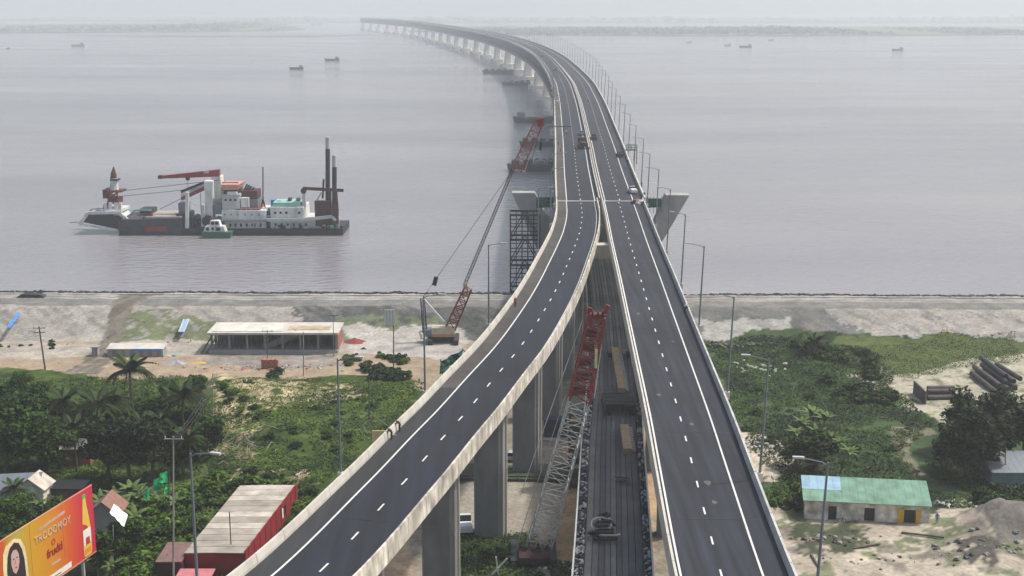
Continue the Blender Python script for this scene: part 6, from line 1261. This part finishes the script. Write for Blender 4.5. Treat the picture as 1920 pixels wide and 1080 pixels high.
scatter_bush([(488, 700), (520, 700), (516, 712), (492, 712)], 4, (0,), .8, 1.0, 'shrub in front of the brick stack', 'shrubs before the brick stack')
scatter_bush([(1490, 650), (1620, 660), (1640, 690), (1520, 690)], 16, (2, 0), .9, 1.6, 'dark shrub at the foot of the spiky palms on the right bank', 'shrubs by the right palms')
scatter_bush([(1540, 700), (1640, 700), (1690, 760), (1560, 760)], 16, (2, 0), .9, 1.5, 'dark round shrub in the middle of the right bank scrub', 'shrubs on the right bank')
scatter_bush([(1370, 740), (1500, 700), (1680, 780), (1680, 880), (1500, 900), (1400, 830)], 18, (0, 0, 2), .5, .95, 'green shrub in the scrub right of the viaduct', 'shrubs right of the viaduct')
scatter_bush([(1470, 900), (1510, 890), (1510, 960), (1450, 950)], 12, (1, 0), .8, 1.3, 'shrub at the left end of the green-roofed building', 'shrubs by the green-roofed building')
scatter_bush([(1750, 890), (1920, 920), (1920, 990), (1850, 950)], 22, (0, 2), .8, 1.4, 'shrub in front of the shed at the right edge', 'shrubs by the right shed')
scatter_bush([(0, 640), (110, 640), (110, 655), (0, 655)], 8, (0,), .3, .5, 'tiny shrub at the embankment foot at far left', 'shrubs at the embankment foot')
scatter_bush([(840, 1010), (980, 1010), (980, 1080), (840, 1080)], 16, (0, 2), .5, .9, 'dark shrub among the viaduct columns', 'shrubs among the columns')
scatter_bush([(410, 715), (470, 720), (500, 790), (420, 780)], 14, (1, 0), .4, .8, 'small shrub on the sandy mound', 'shrubs on the sandy mound')
# undergrowth and grass: not countable
def undergrowth(name, label, polys, n, size, hgt, base, alt):
    P = [gp(p) for p in polys]; A_ = np.concatenate([np.array(p) for p in P]); x = rng.uniform(A_[:, 0].min(), A_[:, 0].max(), n*4); y = rng.uniform(A_[:, 1].min(), A_[:, 1].max(), n*4)
    m = np.zeros(len(x), bool); xj = x+7*(fbm(x, y, 7, 91)-.5); yj = y+9*(fbm(x, y, 7, 93)-.5)
    for p in P: m |= inpoly(xj, yj, p)
    m &= fbm(x, y, 6, 77) > .29; x, y = x[m][:n], y[m][:n]; k = len(x); z = ground_z(x, y)+rng.uniform(0, 1, k)*hgt*(.4+fbm(x, y, 4, 79))
    b = fbm(x, y, 5, 83)[:, None]; b = sstep(.35, .65, b); tn = (np.array(base)*(1-b)+np.array(alt)*b)*(1+rng.uniform(-.4, .4, (k, 1)))
    tn = tn*np.array([.88, 1.0, .5]); V, Fq, Cc = leaves(np.stack([x, y, z], 1), size, tn, .9); tag(big_mesh(name, V, Fq, M_LEAF, Cc), label, kind='stuff')
undergrowth('grass', 'rough green weeds covering the field left of the viaduct', [[(395, 770), (780, 712), (790, 770), (700, 850), (640, 900), (560, 980), (420, 1100), (200, 1110), (180, 960), (400, 900)], [(0, 705), (380, 712), (400, 760), (380, 900), (0, 960)]], 50000, .27, .32, (.024, .050, .012), (.095, .145, .032))
undergrowth('grass', 'thin grass on the field beyond the dirt road', [[(420, 712), (770, 708), (775, 760), (440, 775)]], 5000, .22, .25, (.06, .09, .03), (.12, .14, .05))
undergrowth('undergrowth', 'dense dark weeds and creepers on the right bank', [[(1330, 645), (1500, 630), (1640, 660), (1680, 730), (1740, 790), (1690, 900), (1880, 960), (1700, 960), (1450, 960), (1440, 900), (1380, 780)], [(1740, 860), (1920, 880), (1920, 990), (1800, 940)]], 46000, .28, .34, (.012, .028, .012), (.050, .092, .026))
undergrowth('grass', 'short olive grass on the meadow at right', [[(1600, 645), (1920, 632), (1920, 672), (1760, 698), (1690, 715), (1610, 700)]], 9000, .20, .2, (.05, .075, .022), (.10, .125, .04))
undergrowth('grass', 'weeds on the ground below the viaducts', [[(830, 1000), (990, 1005), (1010, 1090), (830, 1090)], [(1020, 1050), (1110, 1058), (1110, 1090), (1020, 1090)]], 5000, .26, .4, (.025, .045, .014), (.06, .09, .025))

def dead_branches(name, px, py, n, L, label):
    c = GG(px, py); t = thing(name, c, label, 'dead branches')
    for k in range(n):
        a = random.uniform(0, 6.28); x, y = c.x+random.gauss(0, 2.2), c.y+random.gauss(0, 2.2); z = gz(x, y)
        MB().tube([(x, y, z), (x+math.cos(a)*L*.5, y+math.sin(a)*L*.5, z+random.uniform(.4, 1.1)), (x+math.cos(a)*L, y+math.sin(a)*L, z+random.uniform(.2, 1.6))], [.09, .06, .03], 5).build('branch', M_GREYW, t)
M_GREYW = mat('dead_wood', (.26, .24, .20), .9, .2, 1)
dead_branches('dead_branches', 480, 830, 16, 3.0, 'grey dead branches strewn on the slope right of the grove')
dead_branches('dead_branches', 450, 860, 12, 2.6, 'paler dead branches lower on the slope by the grove')
dead_branches('dead_branches', 700, 800, 8, 2.0, 'grey twigs in the weeds close to the left viaduct')
dead_branches('dead_branches', 1660, 705, 10, 2.0, 'dead twigs heaped by the sandy clearing on the right')

# ================================================================ HAZE
hm = bpy.data.materials.new('haze'); hm.use_nodes = True; tt = hm.node_tree; tt.nodes.clear(); ou = tt.nodes.new('ShaderNodeOutputMaterial'); pv = tt.nodes.new('ShaderNodeVolumePrincipled')
pv.inputs['Color'].default_value = (.88, .95, 1.0, 1); pv.inputs['Density'].default_value = HAZE; pv.inputs['Anisotropy'].default_value = .15; tt.links.new(pv.outputs[0], ou.inputs['Volume'])
tag(MB().box((-7200, -700, -7), (7200, 9700, 108)).build('haze', hm, org=(0, 4000, -7)), 'pale blue-white haze over the river', kind='stuff')
